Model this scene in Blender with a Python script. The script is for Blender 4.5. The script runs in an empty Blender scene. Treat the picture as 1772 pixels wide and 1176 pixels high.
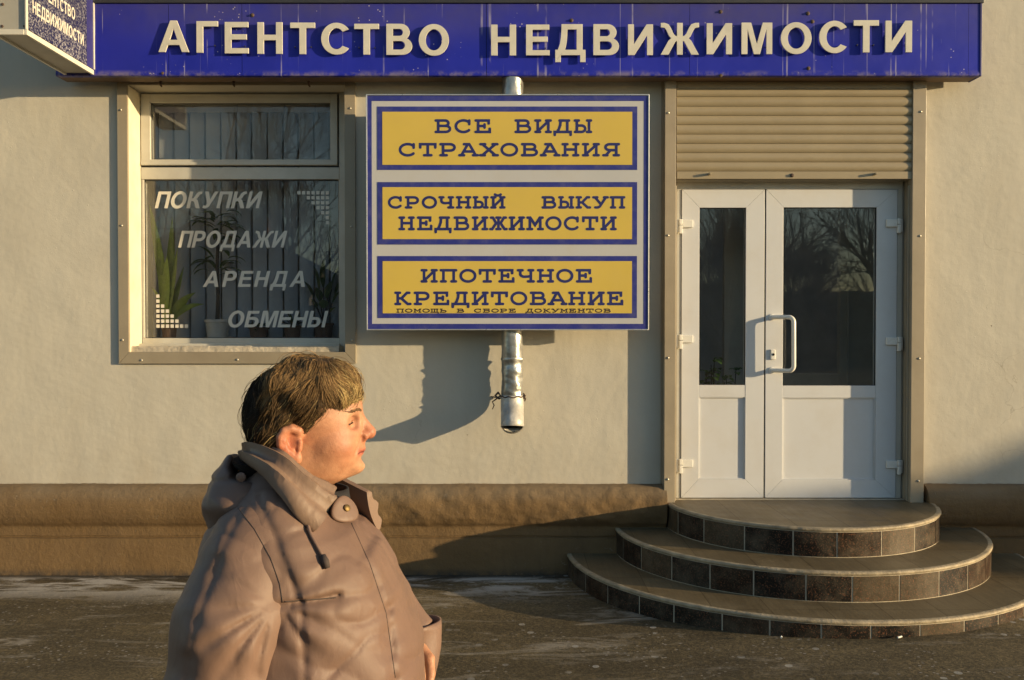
import bpy, math, random
import numpy as np
from mathutils import Vector, Matrix, noise as mnoise

R = math.radians
SC = bpy.context.scene
COL = SC.collection
rnd = random.Random(7)

# ------------------------------------------------------------------ camera
CAM_D, CAM_H, FPX, PX0, PY0, PITCH = 6.10, 1.667, 1570.0, 886.0, 588.0, R(0.91)
cam_data = bpy.data.cameras.new("camera")
cam = bpy.data.objects.new("camera", cam_data)
COL.objects.link(cam)
cam_data.sensor_width = 36.0
cam_data.lens = FPX / 1772.0 * 36.0
cam_data.clip_end = 2000.0
cam_data.clip_start = 0.05
cam.location = (0, -CAM_D, CAM_H)
cam.rotation_euler = (R(90) - PITCH, 0, 0)
SC.camera = cam

# ------------------------------------------------------------------ sky, sun, exposure
SUN = Vector((2.95, -1.0, 0.43)).normalized()          # towards the sun
SUN_EL = math.asin(SUN.z)
SUN_AZ = math.atan2(SUN.x, SUN.y)
world = bpy.data.worlds.new("World")
SC.world = world
world.use_nodes = True
wn = world.node_tree.nodes
wl = world.node_tree.links
wn.clear()
wout = wn.new("ShaderNodeOutputWorld")
wbg = wn.new("ShaderNodeBackground")
wsky = wn.new("ShaderNodeTexSky")
wsky.sky_type = 'NISHITA'
wsky.sun_disc = False
wsky.sun_elevation = SUN_EL
wsky.sun_rotation = SUN_AZ
wsky.air_density = 1.0
wsky.dust_density = 0.5
wsky.ozone_density = 1.5
wbg.inputs["Strength"].default_value = 0.15
wl.new(wsky.outputs[0], wbg.inputs[0])
wl.new(wbg.outputs[0], wout.inputs[0])
sun_data = bpy.data.lights.new("sun", 'SUN')
sun_data.energy = 5.0
sun_data.angle = R(0.5)
sun_data.color = (1.0, 0.77, 0.45)
sun = bpy.data.objects.new("sun", sun_data)
COL.objects.link(sun)
sun.rotation_euler = SUN.to_track_quat('Z', 'Y').to_euler()
SC.view_settings.view_transform = 'Standard'
SC.view_settings.look = 'None'
SC.view_settings.exposure = 0.58
SC.view_settings.gamma = 1.0
SC.view_settings.use_curve_mapping = False


# ------------------------------------------------------------------ helpers
def W(px, py, y):
    """a point of the place seen at photo pixel px, py on the upright plane at depth y"""
    u = (px - PX0) / FPX
    v = (PY0 - py) / FPX
    dy = math.cos(PITCH) + v * math.sin(PITCH)
    dz = -math.sin(PITCH) + v * math.cos(PITCH)
    t = (y + CAM_D) / dy
    return Vector((u * t, y, CAM_H + dz * t))


def X(px, y): return W(px, 563, y).x
def Z(py, y): return W(886, py, y).z


class MB:
    def __init__(self):
        self.v, self.f, self.c = [], [], []
        self.cur = None

    def add(self, vs, fs, col=None):
        b = len(self.v)
        self.v += [tuple(p) for p in vs]
        self.f += [tuple(i + b for i in f) for f in fs]
        self.c += [col or (1, 1, 1)] * len(vs)
        return self

    def box(self, x0, x1, y0, y1, z0, z1, col=None):
        if x0 > x1: x0, x1 = x1, x0
        if y0 > y1: y0, y1 = y1, y0
        if z0 > z1: z0, z1 = z1, z0
        vs = [(x0, y0, z0), (x1, y0, z0), (x1, y1, z0), (x0, y1, z0), (x0, y0, z1), (x1, y0, z1), (x1, y1, z1), (x0, y1, z1)]
        return self.add(vs, [(0, 3, 2, 1), (4, 5, 6, 7), (0, 1, 5, 4), (1, 2, 6, 5), (2, 3, 7, 6), (3, 0, 4, 7)], col)

    def tube(self, pts, rads, n=10, caps=True, col=None, squash=None):
        pts = [Vector(p) for p in pts]
        if not hasattr(rads, '__len__'): rads = [rads] * len(pts)
        vs, fs = [], []
        t0 = (pts[1] - pts[0]).normalized()
        up = Vector((0, 0, 1)) if abs(t0.z) < .9 else Vector((1, 0, 0))
        nrm = t0.cross(up).normalized()
        for i, p in enumerate(pts):
            t = (pts[min(i + 1, len(pts) - 1)] - pts[max(i - 1, 0)]).normalized()
            nrm = (nrm - t * nrm.dot(t))
            nrm = nrm.normalized() if nrm.length > 1e-6 else t.orthogonal().normalized()
            b = t.cross(nrm)
            for k in range(n):
                a = 2 * math.pi * k / n
                vs.append(p + (nrm * math.cos(a) + b * math.sin(a)) * rads[i])
        for i in range(len(pts) - 1):
            for k in range(n):
                k2 = (k + 1) % n
                fs.append((i * n + k, i * n + k2, (i + 1) * n + k2, (i + 1) * n + k))
        if caps:
            fs.append(tuple(range(n - 1, -1, -1)))
            m = (len(pts) - 1) * n
            fs.append(tuple(m + k for k in range(n)))
        return self.add(vs, fs, col)

    def lathe(self, c, prof, n=20, axis='z', col=None):
        """prof: (radius, height) pairs"""
        vs, fs = [], []
        for r, h in prof:
            for k in range(n):
                a = 2 * math.pi * k / n
                p = (r * math.cos(a), r * math.sin(a), h)
                if axis == 'y': p = (p[0], -p[2], p[1])
                if axis == 'x': p = (p[2], p[0], p[1])
                vs.append((c[0] + p[0], c[1] + p[1], c[2] + p[2]))
        for i in range(len(prof) - 1):
            for k in range(n):
                k2 = (k + 1) % n
                fs.append((i * n + k, i * n + k2, (i + 1) * n + k2, (i + 1) * n + k))
        fs.append(tuple(range(n - 1, -1, -1)))
        m = (len(prof) - 1) * n
        fs.append(tuple(m + k for k in range(n)))
        return self.add(vs, fs, col)

    def build(self, name, mat, parent=None, smooth=False, bevel=0, seg=2, sharp=None):
        me = bpy.data.meshes.new(name)
        me.from_pydata(self.v, [], self.f)
        if any(c != (1, 1, 1) for c in self.c):
            a = me.color_attributes.new("tint", 'FLOAT_COLOR', 'POINT')
            a.data.foreach_set("color", np.array([(*c, 1.0) for c in self.c], dtype=np.float32).ravel())
        me.validate()
        if smooth:
            me.shade_smooth()
            if sharp: me.set_sharp_from_angle(angle=R(sharp))
        return link(name, me, mat, parent, bevel, seg)


def link(name, me, mat, parent=None, bevel=0, seg=2):
    o = bpy.data.objects.new(name, me)
    COL.objects.link(o)
    if mat is not None and not me.materials: me.materials.append(mat)
    if parent is not None:
        o.parent = parent
        wm = Matrix.Translation(parent_loc(parent))
        o.matrix_parent_inverse = wm.inverted()
    if bevel:
        b = o.modifiers.new("edge", 'BEVEL')
        b.width = bevel
        b.segments = seg
        b.limit_method = 'ANGLE'
        b.angle_limit = R(40)
    return o


def parent_loc(p):
    """where a parent stands: things have their own spot, parts stay at the origin"""
    return Vector(p.location) if p.parent is None else Vector((0, 0, 0))


def thing(name, label, cat, loc=(0, 0, 0), group=None):
    o = bpy.data.objects.new(name, None)
    COL.objects.link(o)
    o.location = loc
    o.empty_display_size = .1
    return tag(o, label, cat, group)


def tag(o, label, cat, group=None, kind=None):
    o["label"] = label
    o["category"] = cat
    if group: o["group"] = group
    if kind: o["kind"] = kind
    return o


# ------------------------------------------------------------------ materials
class NT:
    def __init__(self, name):
        self.m = bpy.data.materials.new(name)
        self.m.use_nodes = True
        self.t = self.m.node_tree
        self.n = self.t.nodes
        self.n.clear()
        self.out = self.n.new("ShaderNodeOutputMaterial")
        self.co = self.n.new("ShaderNodeTexCoord").outputs["Object"]

    def lk(self, a, b): self.t.links.new(a, b)

    def setin(self, node, key, v):
        if hasattr(v, 'is_linked') or hasattr(v, 'links'): self.lk(v, node.inputs[key])
        else: node.inputs[key].default_value = v

    def map(self, scale=(1, 1, 1), loc=(0, 0, 0), rot=(0, 0, 0), src=None):
        m = self.n.new("ShaderNodeMapping")
        m.inputs["Scale"].default_value = scale
        m.inputs["Location"].default_value = loc
        m.inputs["Rotation"].default_value = rot
        self.lk(src or self.co, m.inputs["Vector"])
        return m.outputs[0]

    def noise(self, scale, detail=4, rough=.55, vec=None, dist=0):
        n = self.n.new("ShaderNodeTexNoise")
        n.inputs["Scale"].default_value = scale
        n.inputs["Detail"].default_value = detail
        n.inputs["Roughness"].default_value = rough
        n.inputs["Distortion"].default_value = dist
        self.lk(vec or self.co, n.inputs["Vector"])
        return n.outputs["Fac"]

    def voro(self, scale, vec=None, feature='F1', out="Distance"):
        n = self.n.new("ShaderNodeTexVoronoi")
        n.feature = feature
        n.inputs["Scale"].default_value = scale
        self.lk(vec or self.co, n.inputs["Vector"])
        return n.outputs[out]

    def ramp(self, fac, stops):
        r = self.n.new("ShaderNodeValToRGB")
        e = r.color_ramp.elements
        while len(e) < len(stops): e.new(.5)
        for i, (p, c) in enumerate(stops):
            e[i].position = p
            if not hasattr(c, '__len__'): c = (c, c, c)
            e[i].color = (*c, 1)
        self.lk(fac, r.inputs[0])
        return r.outputs[0]

    def mix(self, fac, a, b, blend='MIX'):
        m = self.n.new("ShaderNodeMix")
        m.data_type = 'RGBA'
        m.blend_type = blend
        for k, v in ((0, fac), (6, a), (7, b)):
            if hasattr(v, 'links'): self.lk(v, m.inputs[k])
            elif k and hasattr(v, '__len__'): m.inputs[k].default_value = (*v[:3], 1)
            else: m.inputs[k].default_value = v
        return m.outputs[2]

    def math(self, op, a, b=0.0, c=0.0):
        m = self.n.new("ShaderNodeMath")
        m.operation = op
        for k, v in ((0, a), (1, b), (2, c)):
            if hasattr(v, 'links'): self.lk(v, m.inputs[k])
            else: m.inputs[k].default_value = v
        return m.outputs[0]

    def xyz(self):
        s = self.n.new("ShaderNodeSeparateXYZ")
        self.lk(self.co, s.inputs[0])
        return s.outputs

    def rng(self, v, a, b, lo=0., hi=1.):
        m = self.n.new("ShaderNodeMapRange")
        m.interpolation_type = 'SMOOTHSTEP'
        self.lk(v, m.inputs[0])
        for k, x in zip((1, 2, 3, 4), (a, b, lo, hi)): m.inputs[k].default_value = x
        return m.outputs[0]

    def bump(self, h, dist=.002, strength=1., prev=None):
        b = self.n.new("ShaderNodeBump")
        b.inputs["Strength"].default_value = strength
        b.inputs["Distance"].default_value = dist
        self.lk(h, b.inputs["Height"])
        if prev is not None: self.lk(prev, b.inputs["Normal"])
        return b.outputs[0]

    def attr(self, name="tint"):
        a = self.n.new("ShaderNodeAttribute")
        a.attribute_name = name
        return a.outputs["Color"]

    def bsdf(self, col, rough=.6, metal=0., spec=.5, normal=None, **kw):
        b = self.n.new("ShaderNodeBsdfPrincipled")
        if hasattr(col, 'links'): self.lk(col, b.inputs["Base Color"])
        else: b.inputs["Base Color"].default_value = (*col, 1)
        for k, v in (("Roughness", rough), ("Metallic", metal), ("Specular IOR Level", spec)):
            self.setin(b, k, v)
        for k, v in kw.items(): self.setin(b, k.replace('_', ' '), v)
        if normal is not None: self.lk(normal, b.inputs["Normal"])
        self.lk(b.outputs[0], self.out.inputs[0])
        return self.m


def mul(c, k): return tuple(min(1, x * k) for x in c)


def basic(name, col, rough=.5, var=.12, vs=6., metal=0., spec=.5, bump=0., bs=80., dirt=None, dirt_amt=.3, ds=3.):
    t = NT(name)
    c = t.ramp(t.noise(vs, 5), [(.3, mul(col, 1 - var)), (.7, mul(col, 1 + var))])
    if dirt is not None:
        c = t.mix(t.ramp(t.noise(ds, 8, .65), [(.45, 0), (.75, dirt_amt)]), c, dirt)
    nrm = t.bump(t.noise(bs, 4), bump) if bump else None
    r = t.ramp(t.noise(vs * 3, 3), [(.3, max(0, rough - .08)), (.7, min(1, rough + .08))])
    return t.bsdf(c, r, metal, spec, nrm)


def mat_plaster():
    t = NT("plaster")
    base = t.ramp(t.noise(1.3, 6, .6), [(.3, (.475, .440, .365)), (.7, (.53, .495, .415))])
    streak = t.noise(1.0, 5, .6, t.map((9, 9, .7)))
    base = t.mix(t.ramp(streak, [(.5, 0), (.8, .16)]), base, (.36, .32, .25))
    z = t.xyz()[2]
    low = t.math('MULTIPLY', t.rng(z, 1.15, .58), t.ramp(t.noise(5, 6, .65), [(.35, 0), (.7, .35)]))
    base = t.mix(low, base, (.36, .30, .22))
    wv = t.n.new("ShaderNodeVectorMath")
    wv.operation = 'MULTIPLY_ADD'
    nz = t.n.new("ShaderNodeTexNoise")
    nz.inputs["Scale"].default_value = 2.2
    nz.inputs["Detail"].default_value = 6
    t.lk(t.co, nz.inputs["Vector"])
    t.lk(nz.outputs["Color"], wv.inputs[0])
    wv.inputs[1].default_value = (.5, .5, .5)
    t.lk(t.co, wv.inputs[2])
    ck = t.math('LESS_THAN', t.voro(.9, wv.outputs[0], 'DISTANCE_TO_EDGE'), .0012)
    ck = t.math('MULTIPLY', ck, t.ramp(t.noise(.8, 2, .5, t.map((1, 1, 1), (5, 2, 1))), [(.52, 0), (.58, .28)]))
    base = t.mix(ck, base, (.20, .16, .11))
    base = t.mix(t.ramp(t.noise(2.6, 7, .7, t.map((1, 1, .55), (7, 3, 2))), [(.52, 0), (.75, .22)]), base, (.38, .33, .25))
    pit = t.voro(5.5, t.map((1, 1, 1)))
    pits = t.math('MULTIPLY', t.math('LESS_THAN', pit, .035), t.ramp(t.noise(1.1, 2), [(.55, 0), (.6, 1)]))
    base = t.mix(pits, base, (.16, .12, .08))
    n1 = t.bump(t.noise(260, 3, .6), .0007)
    n2 = t.bump(t.noise(26, 5, .55), .0014, 1, n1)
    n3 = t.bump(t.noise(3.2, 3, .5), .009, 1, n2)
    n4 = t.bump(t.ramp(t.noise(60, 2, .5), [(.68, 0), (.78, 1)]), .0010, 1, n3)
    n5 = t.bump(pits, -.004, 1, n4)
    return t.bsdf(base, .85, 0, .25, n5)


def mat_plinth():
    t = NT("brown_plaster")
    base = t.ramp(t.noise(2.2, 6, .6), [(.3, (.145, .088, .038)), (.7, (.195, .125, .060))])
    z = t.xyz()[2]
    dust = t.math('MULTIPLY', t.rng(z, .47, .57), t.ramp(t.noise(4, 6, .6), [(.3, .3), (.7, .85)]))
    base = t.mix(dust, base, (.205, .155, .10))
    grime = t.math('MULTIPLY', t.rng(z, .06, .0), t.ramp(t.noise(14, 5, .6), [(.35, .2), (.6, .95)]))
    base = t.mix(grime, base, (.06, .05, .04))
    crack = t.math('LESS_THAN', t.voro(1.6, t.map((1, 1, .4), (.3, 0, 0)), 'DISTANCE_TO_EDGE'), .006)
    stain = t.math('MULTIPLY', t.ramp(t.noise(1.0, 6, .7, t.map((3.5, 3.5, .9))), [(.52, 0), (.7, .4)]), 1.)
    base = t.mix(stain, base, (.085, .055, .03))
    chip = t.math('MULTIPLY', t.ramp(t.noise(34, 4, .7), [(.63, 0), (.67, 1)]), t.ramp(t.noise(2.3, 3), [(.5, 0), (.6, .8)]))
    base = t.mix(chip, base, (.27, .21, .14))
    n1 = t.bump(t.noise(240, 4, .65), .0016)
    n0 = t.bump(chip, -.003, 1, n1)
    n2 = t.bump(t.noise(30, 6, .65), .006, 1, n0)
    return t.bsdf(base, .85, 0, .25, n2)


def mat_ground():
    t = NT("asphalt")
    x, y, z = t.xyz()
    base = t.ramp(t.noise(.9, 8, .62), [(.3, (.125, .092, .046)), (.7, (.195, .147, .076))])
    patch = t.ramp(t.noise(1.0, 5, .6, t.map((.55, 1.5, 1), (2, 5, 0))), [(.42, .62), (.6, 1.06)])
    base = t.mix(1.0, base, patch, 'MULTIPLY')
    fine = t.noise(130, 4, .75)
    stones = t.voro(95, None, 'F1', 'Color')
    sv = t.n.new("ShaderNodeSeparateColor")
    t.lk(stones, sv.inputs[0])
    base = t.mix(1.0, base, t.ramp(sv.outputs[0], [(.0, .62), (.6, 1.0), (1., 1.45)]), 'MULTIPLY')
    base = t.mix(t.ramp(fine, [(.32, .45), (.6, 0)]), base, (.03, .026, .02))
    # pale salty crust along the foot of the wall, drawn out along it
    band = t.math('MULTIPLY', t.rng(y, -.75, -.26), t.rng(y, -.07, -.17))
    sn = t.noise(1.0, 9, .72, t.map((1.5, 5.0, 1), (.4, 0, 0)), .7)
    crust = t.math('MULTIPLY', band, t.ramp(sn, [(.47, 0), (.55, 1)]))
    base = t.mix(t.math('MULTIPLY', crust, .9), base, (.50, .46, .40))
    band2 = t.math('MULTIPLY', t.rng(y, -2.6, -1.0), t.rng(y, -.4, -.7))
    sn2 = t.noise(1.0, 9, .74, t.map((1.3, 5.5, 1), (3.1, 1.7, 0)), .8)
    c2 = t.math('MULTIPLY', band2, t.ramp(sn2, [(.55, 0), (.66, .85)]))
    base = t.mix(c2, base, (.36, .31, .24))
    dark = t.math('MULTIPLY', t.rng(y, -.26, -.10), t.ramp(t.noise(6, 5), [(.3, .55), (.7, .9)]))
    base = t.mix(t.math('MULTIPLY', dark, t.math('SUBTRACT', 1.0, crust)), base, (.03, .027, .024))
    # trodden spots, thickest in front of the steps
    near = t.math('MULTIPLY', t.math('MULTIPLY', t.rng(x, -1.2, .6), t.rng(y, -3.6, -1.7)), 1.0)
    d = t.voro(9.0, t.map((1, 1, .05)))
    pick = t.ramp(t.noise(3.1, 3), [(.48, 0), (.56, 1)])
    spots = t.math('MULTIPLY', t.math('LESS_THAN', d, .17), t.math('MULTIPLY', pick, near))
    d2 = t.voro(26.0, t.map((1, 1, .05), (.4, .2, 0)))
    spots2 = t.math('MULTIPLY', t.math('LESS_THAN', d2, .19), t.ramp(t.noise(1.7, 4), [(.47, 0), (.57, 1)]))
    base = t.mix(t.math('MULTIPLY', spots, .7), base, (.42, .39, .34))
    base = t.mix(t.math('MULTIPLY', spots2, .6), base, (.36, .32, .27))
    n1 = t.bump(fine, .0022)
    n0 = t.bump(sv.outputs[0], .0012, 1, n1)
    n2 = t.bump(t.noise(22, 5, .6), .004, 1, n0)
    n3 = t.bump(t.noise(2.2, 4, .55), .010, 1, n2)
    rgh = t.ramp(t.noise(1.6, 5), [(.3, .6), (.7, .85)])
    return t.bsdf(base, rgh, 0, .3, n3)


def mat_fascia():
    t = NT("blue_paint")
    base = t.ramp(t.noise(1.6, 5), [(.3, (.010, .016, .27)), (.7, (.017, .024, .36))])
    fade = t.rng(t.xyz()[2], Z(95, -.2), Z(10, -.2))
    base = t.mix(t.math('MULTIPLY', fade, t.ramp(t.noise(1.8, 5, .6), [(.3, .1), (.7, .8)])), base, (.07, .06, .13))
    drip = t.noise(1.0, 2, .5, t.map((38, 1, .30)))
    dm = t.math('MULTIPLY', t.ramp(drip, [(.625, 0), (.65, 1)]), t.ramp(t.noise(1.0, 3, .5, t.map((6, 1, 3.5), (4, 0, 1))), [(.45, 0), (.58, 1)]))
    base = t.mix(t.math('MULTIPLY', dm, .6), base, (.34, .32, .44))
    dust = t.math('MULTIPLY', t.rng(t.xyz()[2], Z(119, -.2), Z(130, -.2)), t.ramp(t.noise(9, 6, .7), [(.45, 0), (.62, .6)]))
    base = t.mix(dust, base, (.25, .21, .22))
    sp = t.math('MULTIPLY', t.math('LESS_THAN', t.voro(34), .13), t.ramp(t.noise(3.4, 4, .7), [(.56, 0), (.62, 1)]))
    base = t.mix(t.math('MULTIPLY', sp, .8), base, (.55, .5, .48))
    n = t.bump(t.noise(3.0, 3), .006)
    return t.bsdf(base, t.ramp(t.noise(6, 4), [(.3, .4), (.7, .55)]), 0, .3, n)


def mat_peeling():
    t = NT("peeling_blue_film")
    sp = t.ramp(t.noise(80, 5, .8), [(.50, 0), (.55, 1)])
    zone = t.ramp(t.noise(2.6, 4, .6), [(.3, .15), (.62, .95)])
    base = t.mix(t.math('MULTIPLY', sp, zone), (.012, .012, .055), (.36, .35, .38))
    return t.bsdf(base, .5, 0, .4, t.bump(sp, .001))


def mat_letters(col, name, rough=.45):
    t = NT(name)
    c = t.ramp(t.noise(9, 5, .6), [(.3, mul(col, .88)), (.7, mul(col, 1.06))])
    return t.bsdf(c, rough)


def mat_glass(name, tint=(.86, .9, .9), ior=1.52, boost=1.0, dust=.02):
    t = NT(name)
    tr = t.n.new("ShaderNodeBsdfTransparent")
    tr.inputs[0].default_value = (*tint, 1)
    gl = t.n.new("ShaderNodeBsdfGlossy")
    gl.inputs["Roughness"].default_value = .0
    wav = t.bump(t.noise(.9, 1, .4), .002, .08)
    t.lk(wav, gl.inputs["Normal"])
    fr = t.n.new("ShaderNodeFresnel")
    fr.inputs[0].default_value = ior
    ms = t.n.new("ShaderNodeMixShader")
    geo = t.n.new("ShaderNodeNewGeometry")
    outer = t.math('SUBTRACT', 1.0, geo.outputs["Backfacing"])
    t.lk(t.math('MULTIPLY', t.math('MULTIPLY', fr.outputs[0], boost), outer), ms.inputs[0])
    t.lk(tr.outputs[0], ms.inputs[1])
    t.lk(gl.outputs[0], ms.inputs[2])
    df = t.n.new("ShaderNodeBsdfDiffuse")
    df.inputs[0].default_value = (.45, .42, .38, 1)
    m2 = t.n.new("ShaderNodeMixShader")
    t.lk(t.ramp(t.noise(5, 6, .7), [(.35, dust * .4), (.7, dust)]), m2.inputs[0])
    t.lk(ms.outputs[0], m2.inputs[1])
    t.lk(df.outputs[0], m2.inputs[2])
    t.lk(m2.outputs[0], t.out.inputs[0])
    return t.m


def mat_tint(name, rough=.5, var=.2, vs=30., bump=.0006, spec=.5, extra=None):
    """colour comes from the vertex attribute 'tint', mottled"""
    t = NT(name)
    c = t.attr()
    c = t.mix(1.0, c, t.ramp(t.noise(vs, 6, .7), [(.3, 1 - var), (.7, 1 + var)]), 'MULTIPLY')
    if extra: c = extra(t, c)
    nrm = t.bump(t.noise(vs * 2, 4), bump) if bump else None
    return t.bsdf(c, rough, 0, spec, nrm)


def granite_extra(t, c):
    sp = t.ramp(t.noise(120, 3, .75), [(.56, 0), (.64, .75)])
    c = t.mix(sp, c, (.20, .085, .045))
    dust = t.math('MULTIPLY', t.ramp(t.noise(7, 6, .7), [(.42, 0), (.75, .45)]), 1.)
    return t.mix(dust, c, (.20, .16, .11))


def mat_tread():
    t = NT("stone_tread")
    base = t.ramp(t.noise(4, 7, .65), [(.3, (.12, .088, .046)), (.7, (.19, .145, .080))])
    bk = t.n.new("ShaderNodeTexBrick")
    bk.offset = 0
    t.lk(t.map((1, 1, 1), (.12, .03, 0)), bk.inputs["Vector"])
    bk.inputs["Scale"].default_value = 1.0
    bk.inputs["Brick Width"].default_value = .3
    bk.inputs["Row Height"].default_value = .62
    bk.inputs["Mortar Size"].default_value = .0028
    bk.inputs["Color1"].default_value = (1, 1, 1, 1)
    bk.inputs["Color2"].default_value = (.82, .82, .82, 1)
    bk.inputs["Mortar"].default_value = (.45, .42, .38, 1)
    base = t.mix(1.0, base, bk.outputs["Color"], 'MULTIPLY')
    lines = t.ramp(t.noise(1.0, 3, .6, t.map((60, 3, 1), rot=(0, 0, .12))), [(.4, .9), (.6, 1.05)])
    base = t.mix(1.0, base, lines, 'MULTIPLY')
    n = t.bump(t.noise(70, 5, .65), .0012)
    return t.bsdf(base, t.ramp(t.noise(8, 5), [(.3, .4), (.7, .62)]), 0, .3, n)


def mat_fabric(name, col, bump=.004, bs=26., rough=.55):
    return basic(name, col, rough, .1, 10, 0, .4, bump, bs)


M = {}
M['plaster'] = mat_plaster()
M['plinth'] = mat_plinth()
M['ground'] = mat_ground()
M['fascia'] = mat_fascia()
M['peel'] = mat_peeling()
M['letter'] = mat_letters((.61, .575, .485), "cream_letter")
M['soffit'] = basic('brown_soffit', (.16, .10, .06), .6, .2, 4)
M['darktrim'] = basic('dark_trim', (.03, .03, .035), .5, .2)
M['navy'] = basic('navy_edge', (.03, .028, .14), .45, .2, 5)
M['greymetal'] = basic('grey_sheet_metal', (.36, .34, .29), .45, .12, 3, .0, .5, .002, 4, (.2, .16, .1), .4)
M['flash'] = basic('beige_sheet_metal', (.30, .25, .175), .42, .07, 3, .0, .5, .0015, 5, (.2, .16, .11), .35, 5)
M['rail'] = basic('beige_rail', (.33, .275, .195), .4, .07, 3, .0, .5, .001, 6, (.2, .16, .11), .35, 5)
M['slat'] = basic('beige_slat', (.32, .26, .165), .4, .06, 4, .0, .5, 0, 80, (.2, .16, .1), .25, 8)
M['screw'] = basic('screw_head', (.48, .44, .36), .35, .1, 20, .6)
M['pvc'] = basic('white_pvc', (.60, .60, .60), .38, .03, 2, 0, .5, 0, 80, (.42, .36, .27), .25, 4)
M['pvc_dirty'] = basic('aged_white_pvc', (.50, .48, .42), .42, .06, 3, 0, .5, 0, 80, (.3, .25, .17), .4, 4)
M['white'] = basic('white_enamel', (.72, .70, .64), .3, .03, 5)
M['gasket'] = basic('black_rubber', (.02, .02, .02), .6, .1)
M['concrete'] = basic('crumbly_concrete', (.46, .40, .31), .85, .2, 12, 0, .3, .006, 40, (.2, .17, .12), .5, 9)
M['glass'] = mat_glass('pane_glass', (.96, .97, .97), boost=2.4)
M['doorglass'] = mat_glass('tinted_glass', (.94, .95, .94), boost=2.2, dust=.012)
M['cream'] = basic('cream_lining', (.66, .60, .44), .6, .06, 5, 0, .3, .001, 30, (.4, .33, .22), .3, 7)
M['film'] = basic('pale_film', (.60, .57, .50), .5, .04)
M['boardwhite'] = basic('board_white', (.46, .46, .46), .42, .04, 3, 0, .5, .001, 3, (.4, .35, .27), .3, 6)
M['boardblue'] = basic('board_blue', (.022, .028, .21), .42, .1, 3, 0, .5, .001, 3, (.2, .19, .26), .25, 14)
M['yellow'] = basic('board_yellow', (.58, .42, .075), .45, .04, 3, 0, .5, .0008, 3, (.5, .35, .12), .25, 4)
M['print'] = basic('blue_print', (.013, .017, .12), .5, .08)
M['printdark'] = basic('brown_print', (.03, .018, .018), .5, .05)
M['alu'] = basic('aluminium_edge', (.6, .6, .58), .35, .08, 20, .7)
M['zinc'] = basic('galvanised_zinc', (.42, .42, .40), .38, .25, 9, .8, .5, .006, 16, (.25, .2, .15), .6, 12)
M['zincpale'] = basic('whitened_zinc', (.50, .48, .44), .5, .2, 12, .25, .5, .003, 40, (.2, .17, .13), .5, 14)
M['inside'] = basic('inside_shade_black', (.012, .011, .01), .9)  # near-black paints the shade inside the pipe mouth and sign seams
M['wire'] = basic('rusty_wire', (.08, .05, .035), .7, .3, 40)
M['granite'] = mat_tint('granite_tile', .40, .35, 60, .0004, .22, granite_extra)
M['grout'] = basic('pale_grout', (.46, .40, .30), .85, .2, 20, 0, .3, .002, 60)
M['nosing'] = basic('worn_lit_nosing', (.36, .29, .19), .6, .25, 16, 0, .4, .004, 50, (.1, .08, .05), .6, 12)  # worn edge; the pale base colour paints sun on its front
M['tread'] = mat_tread()
M['blind'] = basic('grey_blind_fabric', (.34, .34, .35), .8, .1, 3, 0, .2, .001, 200)
M['room'] = basic('interior_paint', (.55, .53, .48), .8)
M['roof'] = basic('roof_felt', (.05, .05, .05), .9)
M['leaf'] = mat_tint('leaf', .42, .25, 25, .0008)
_t = M['leaf'].node_tree
_p = [q for q in _t.nodes if q.type == 'BSDF_PRINCIPLED'][0]
_o = [q for q in _t.nodes if q.type == 'OUTPUT_MATERIAL'][0]
_tl = _t.nodes.new("ShaderNodeBsdfTranslucent")
_mx = _t.nodes.new("ShaderNodeMixShader")
_mx.inputs[0].default_value = .4
_t.links.new(_p.inputs["Base Color"].links[0].from_socket, _tl.inputs[0])
_t.links.new(_p.outputs[0], _mx.inputs[1])
_t.links.new(_tl.outputs[0], _mx.inputs[2])
_t.links.new(_mx.outputs[0], _o.inputs[0])
M['pot'] = basic('white_plastic_pot', (.38, .37, .35), .5)
M['potdark'] = basic('brown_clay_pot', (.10, .055, .035), .7)
M['soil'] = basic('potting_soil', (.03, .022, .015), .95)
M['bark'] = basic('grey_bark', (.055, .045, .038), .9, .25, 12, 0, .2, .01, 30)
M['paper'] = basic('white_paper', (.7, .68, .62), .8)
M['housewall'] = basic('dull_house_plaster', (.16, .14, .12), .9, .2, 1)
M['houseroof'] = basic('slate_house_roof', (.06, .055, .055), .8, .2, 3)
M['housewin'] = basic('dark_window_glass', (.02, .025, .03), .1)
M['bank'] = basic('winter_bank', (.035, .03, .02), .95, .4, .6, 0, .2, .05, 3)
M['brick'] = basic('dull_red_brick', (.2, .09, .06), .85, .25, 6, 0, .3, .006, 30)


# ------------------------------------------------------------------ lettering
def _arc(cx, cy, rx, ry, a0, a1, n=14):
    return [(cx + rx * math.cos(R(a0 + (a1 - a0) * i / n)), cy + ry * math.sin(R(a0 + (a1 - a0) * i / n))) for i in range(n + 1)]


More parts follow.
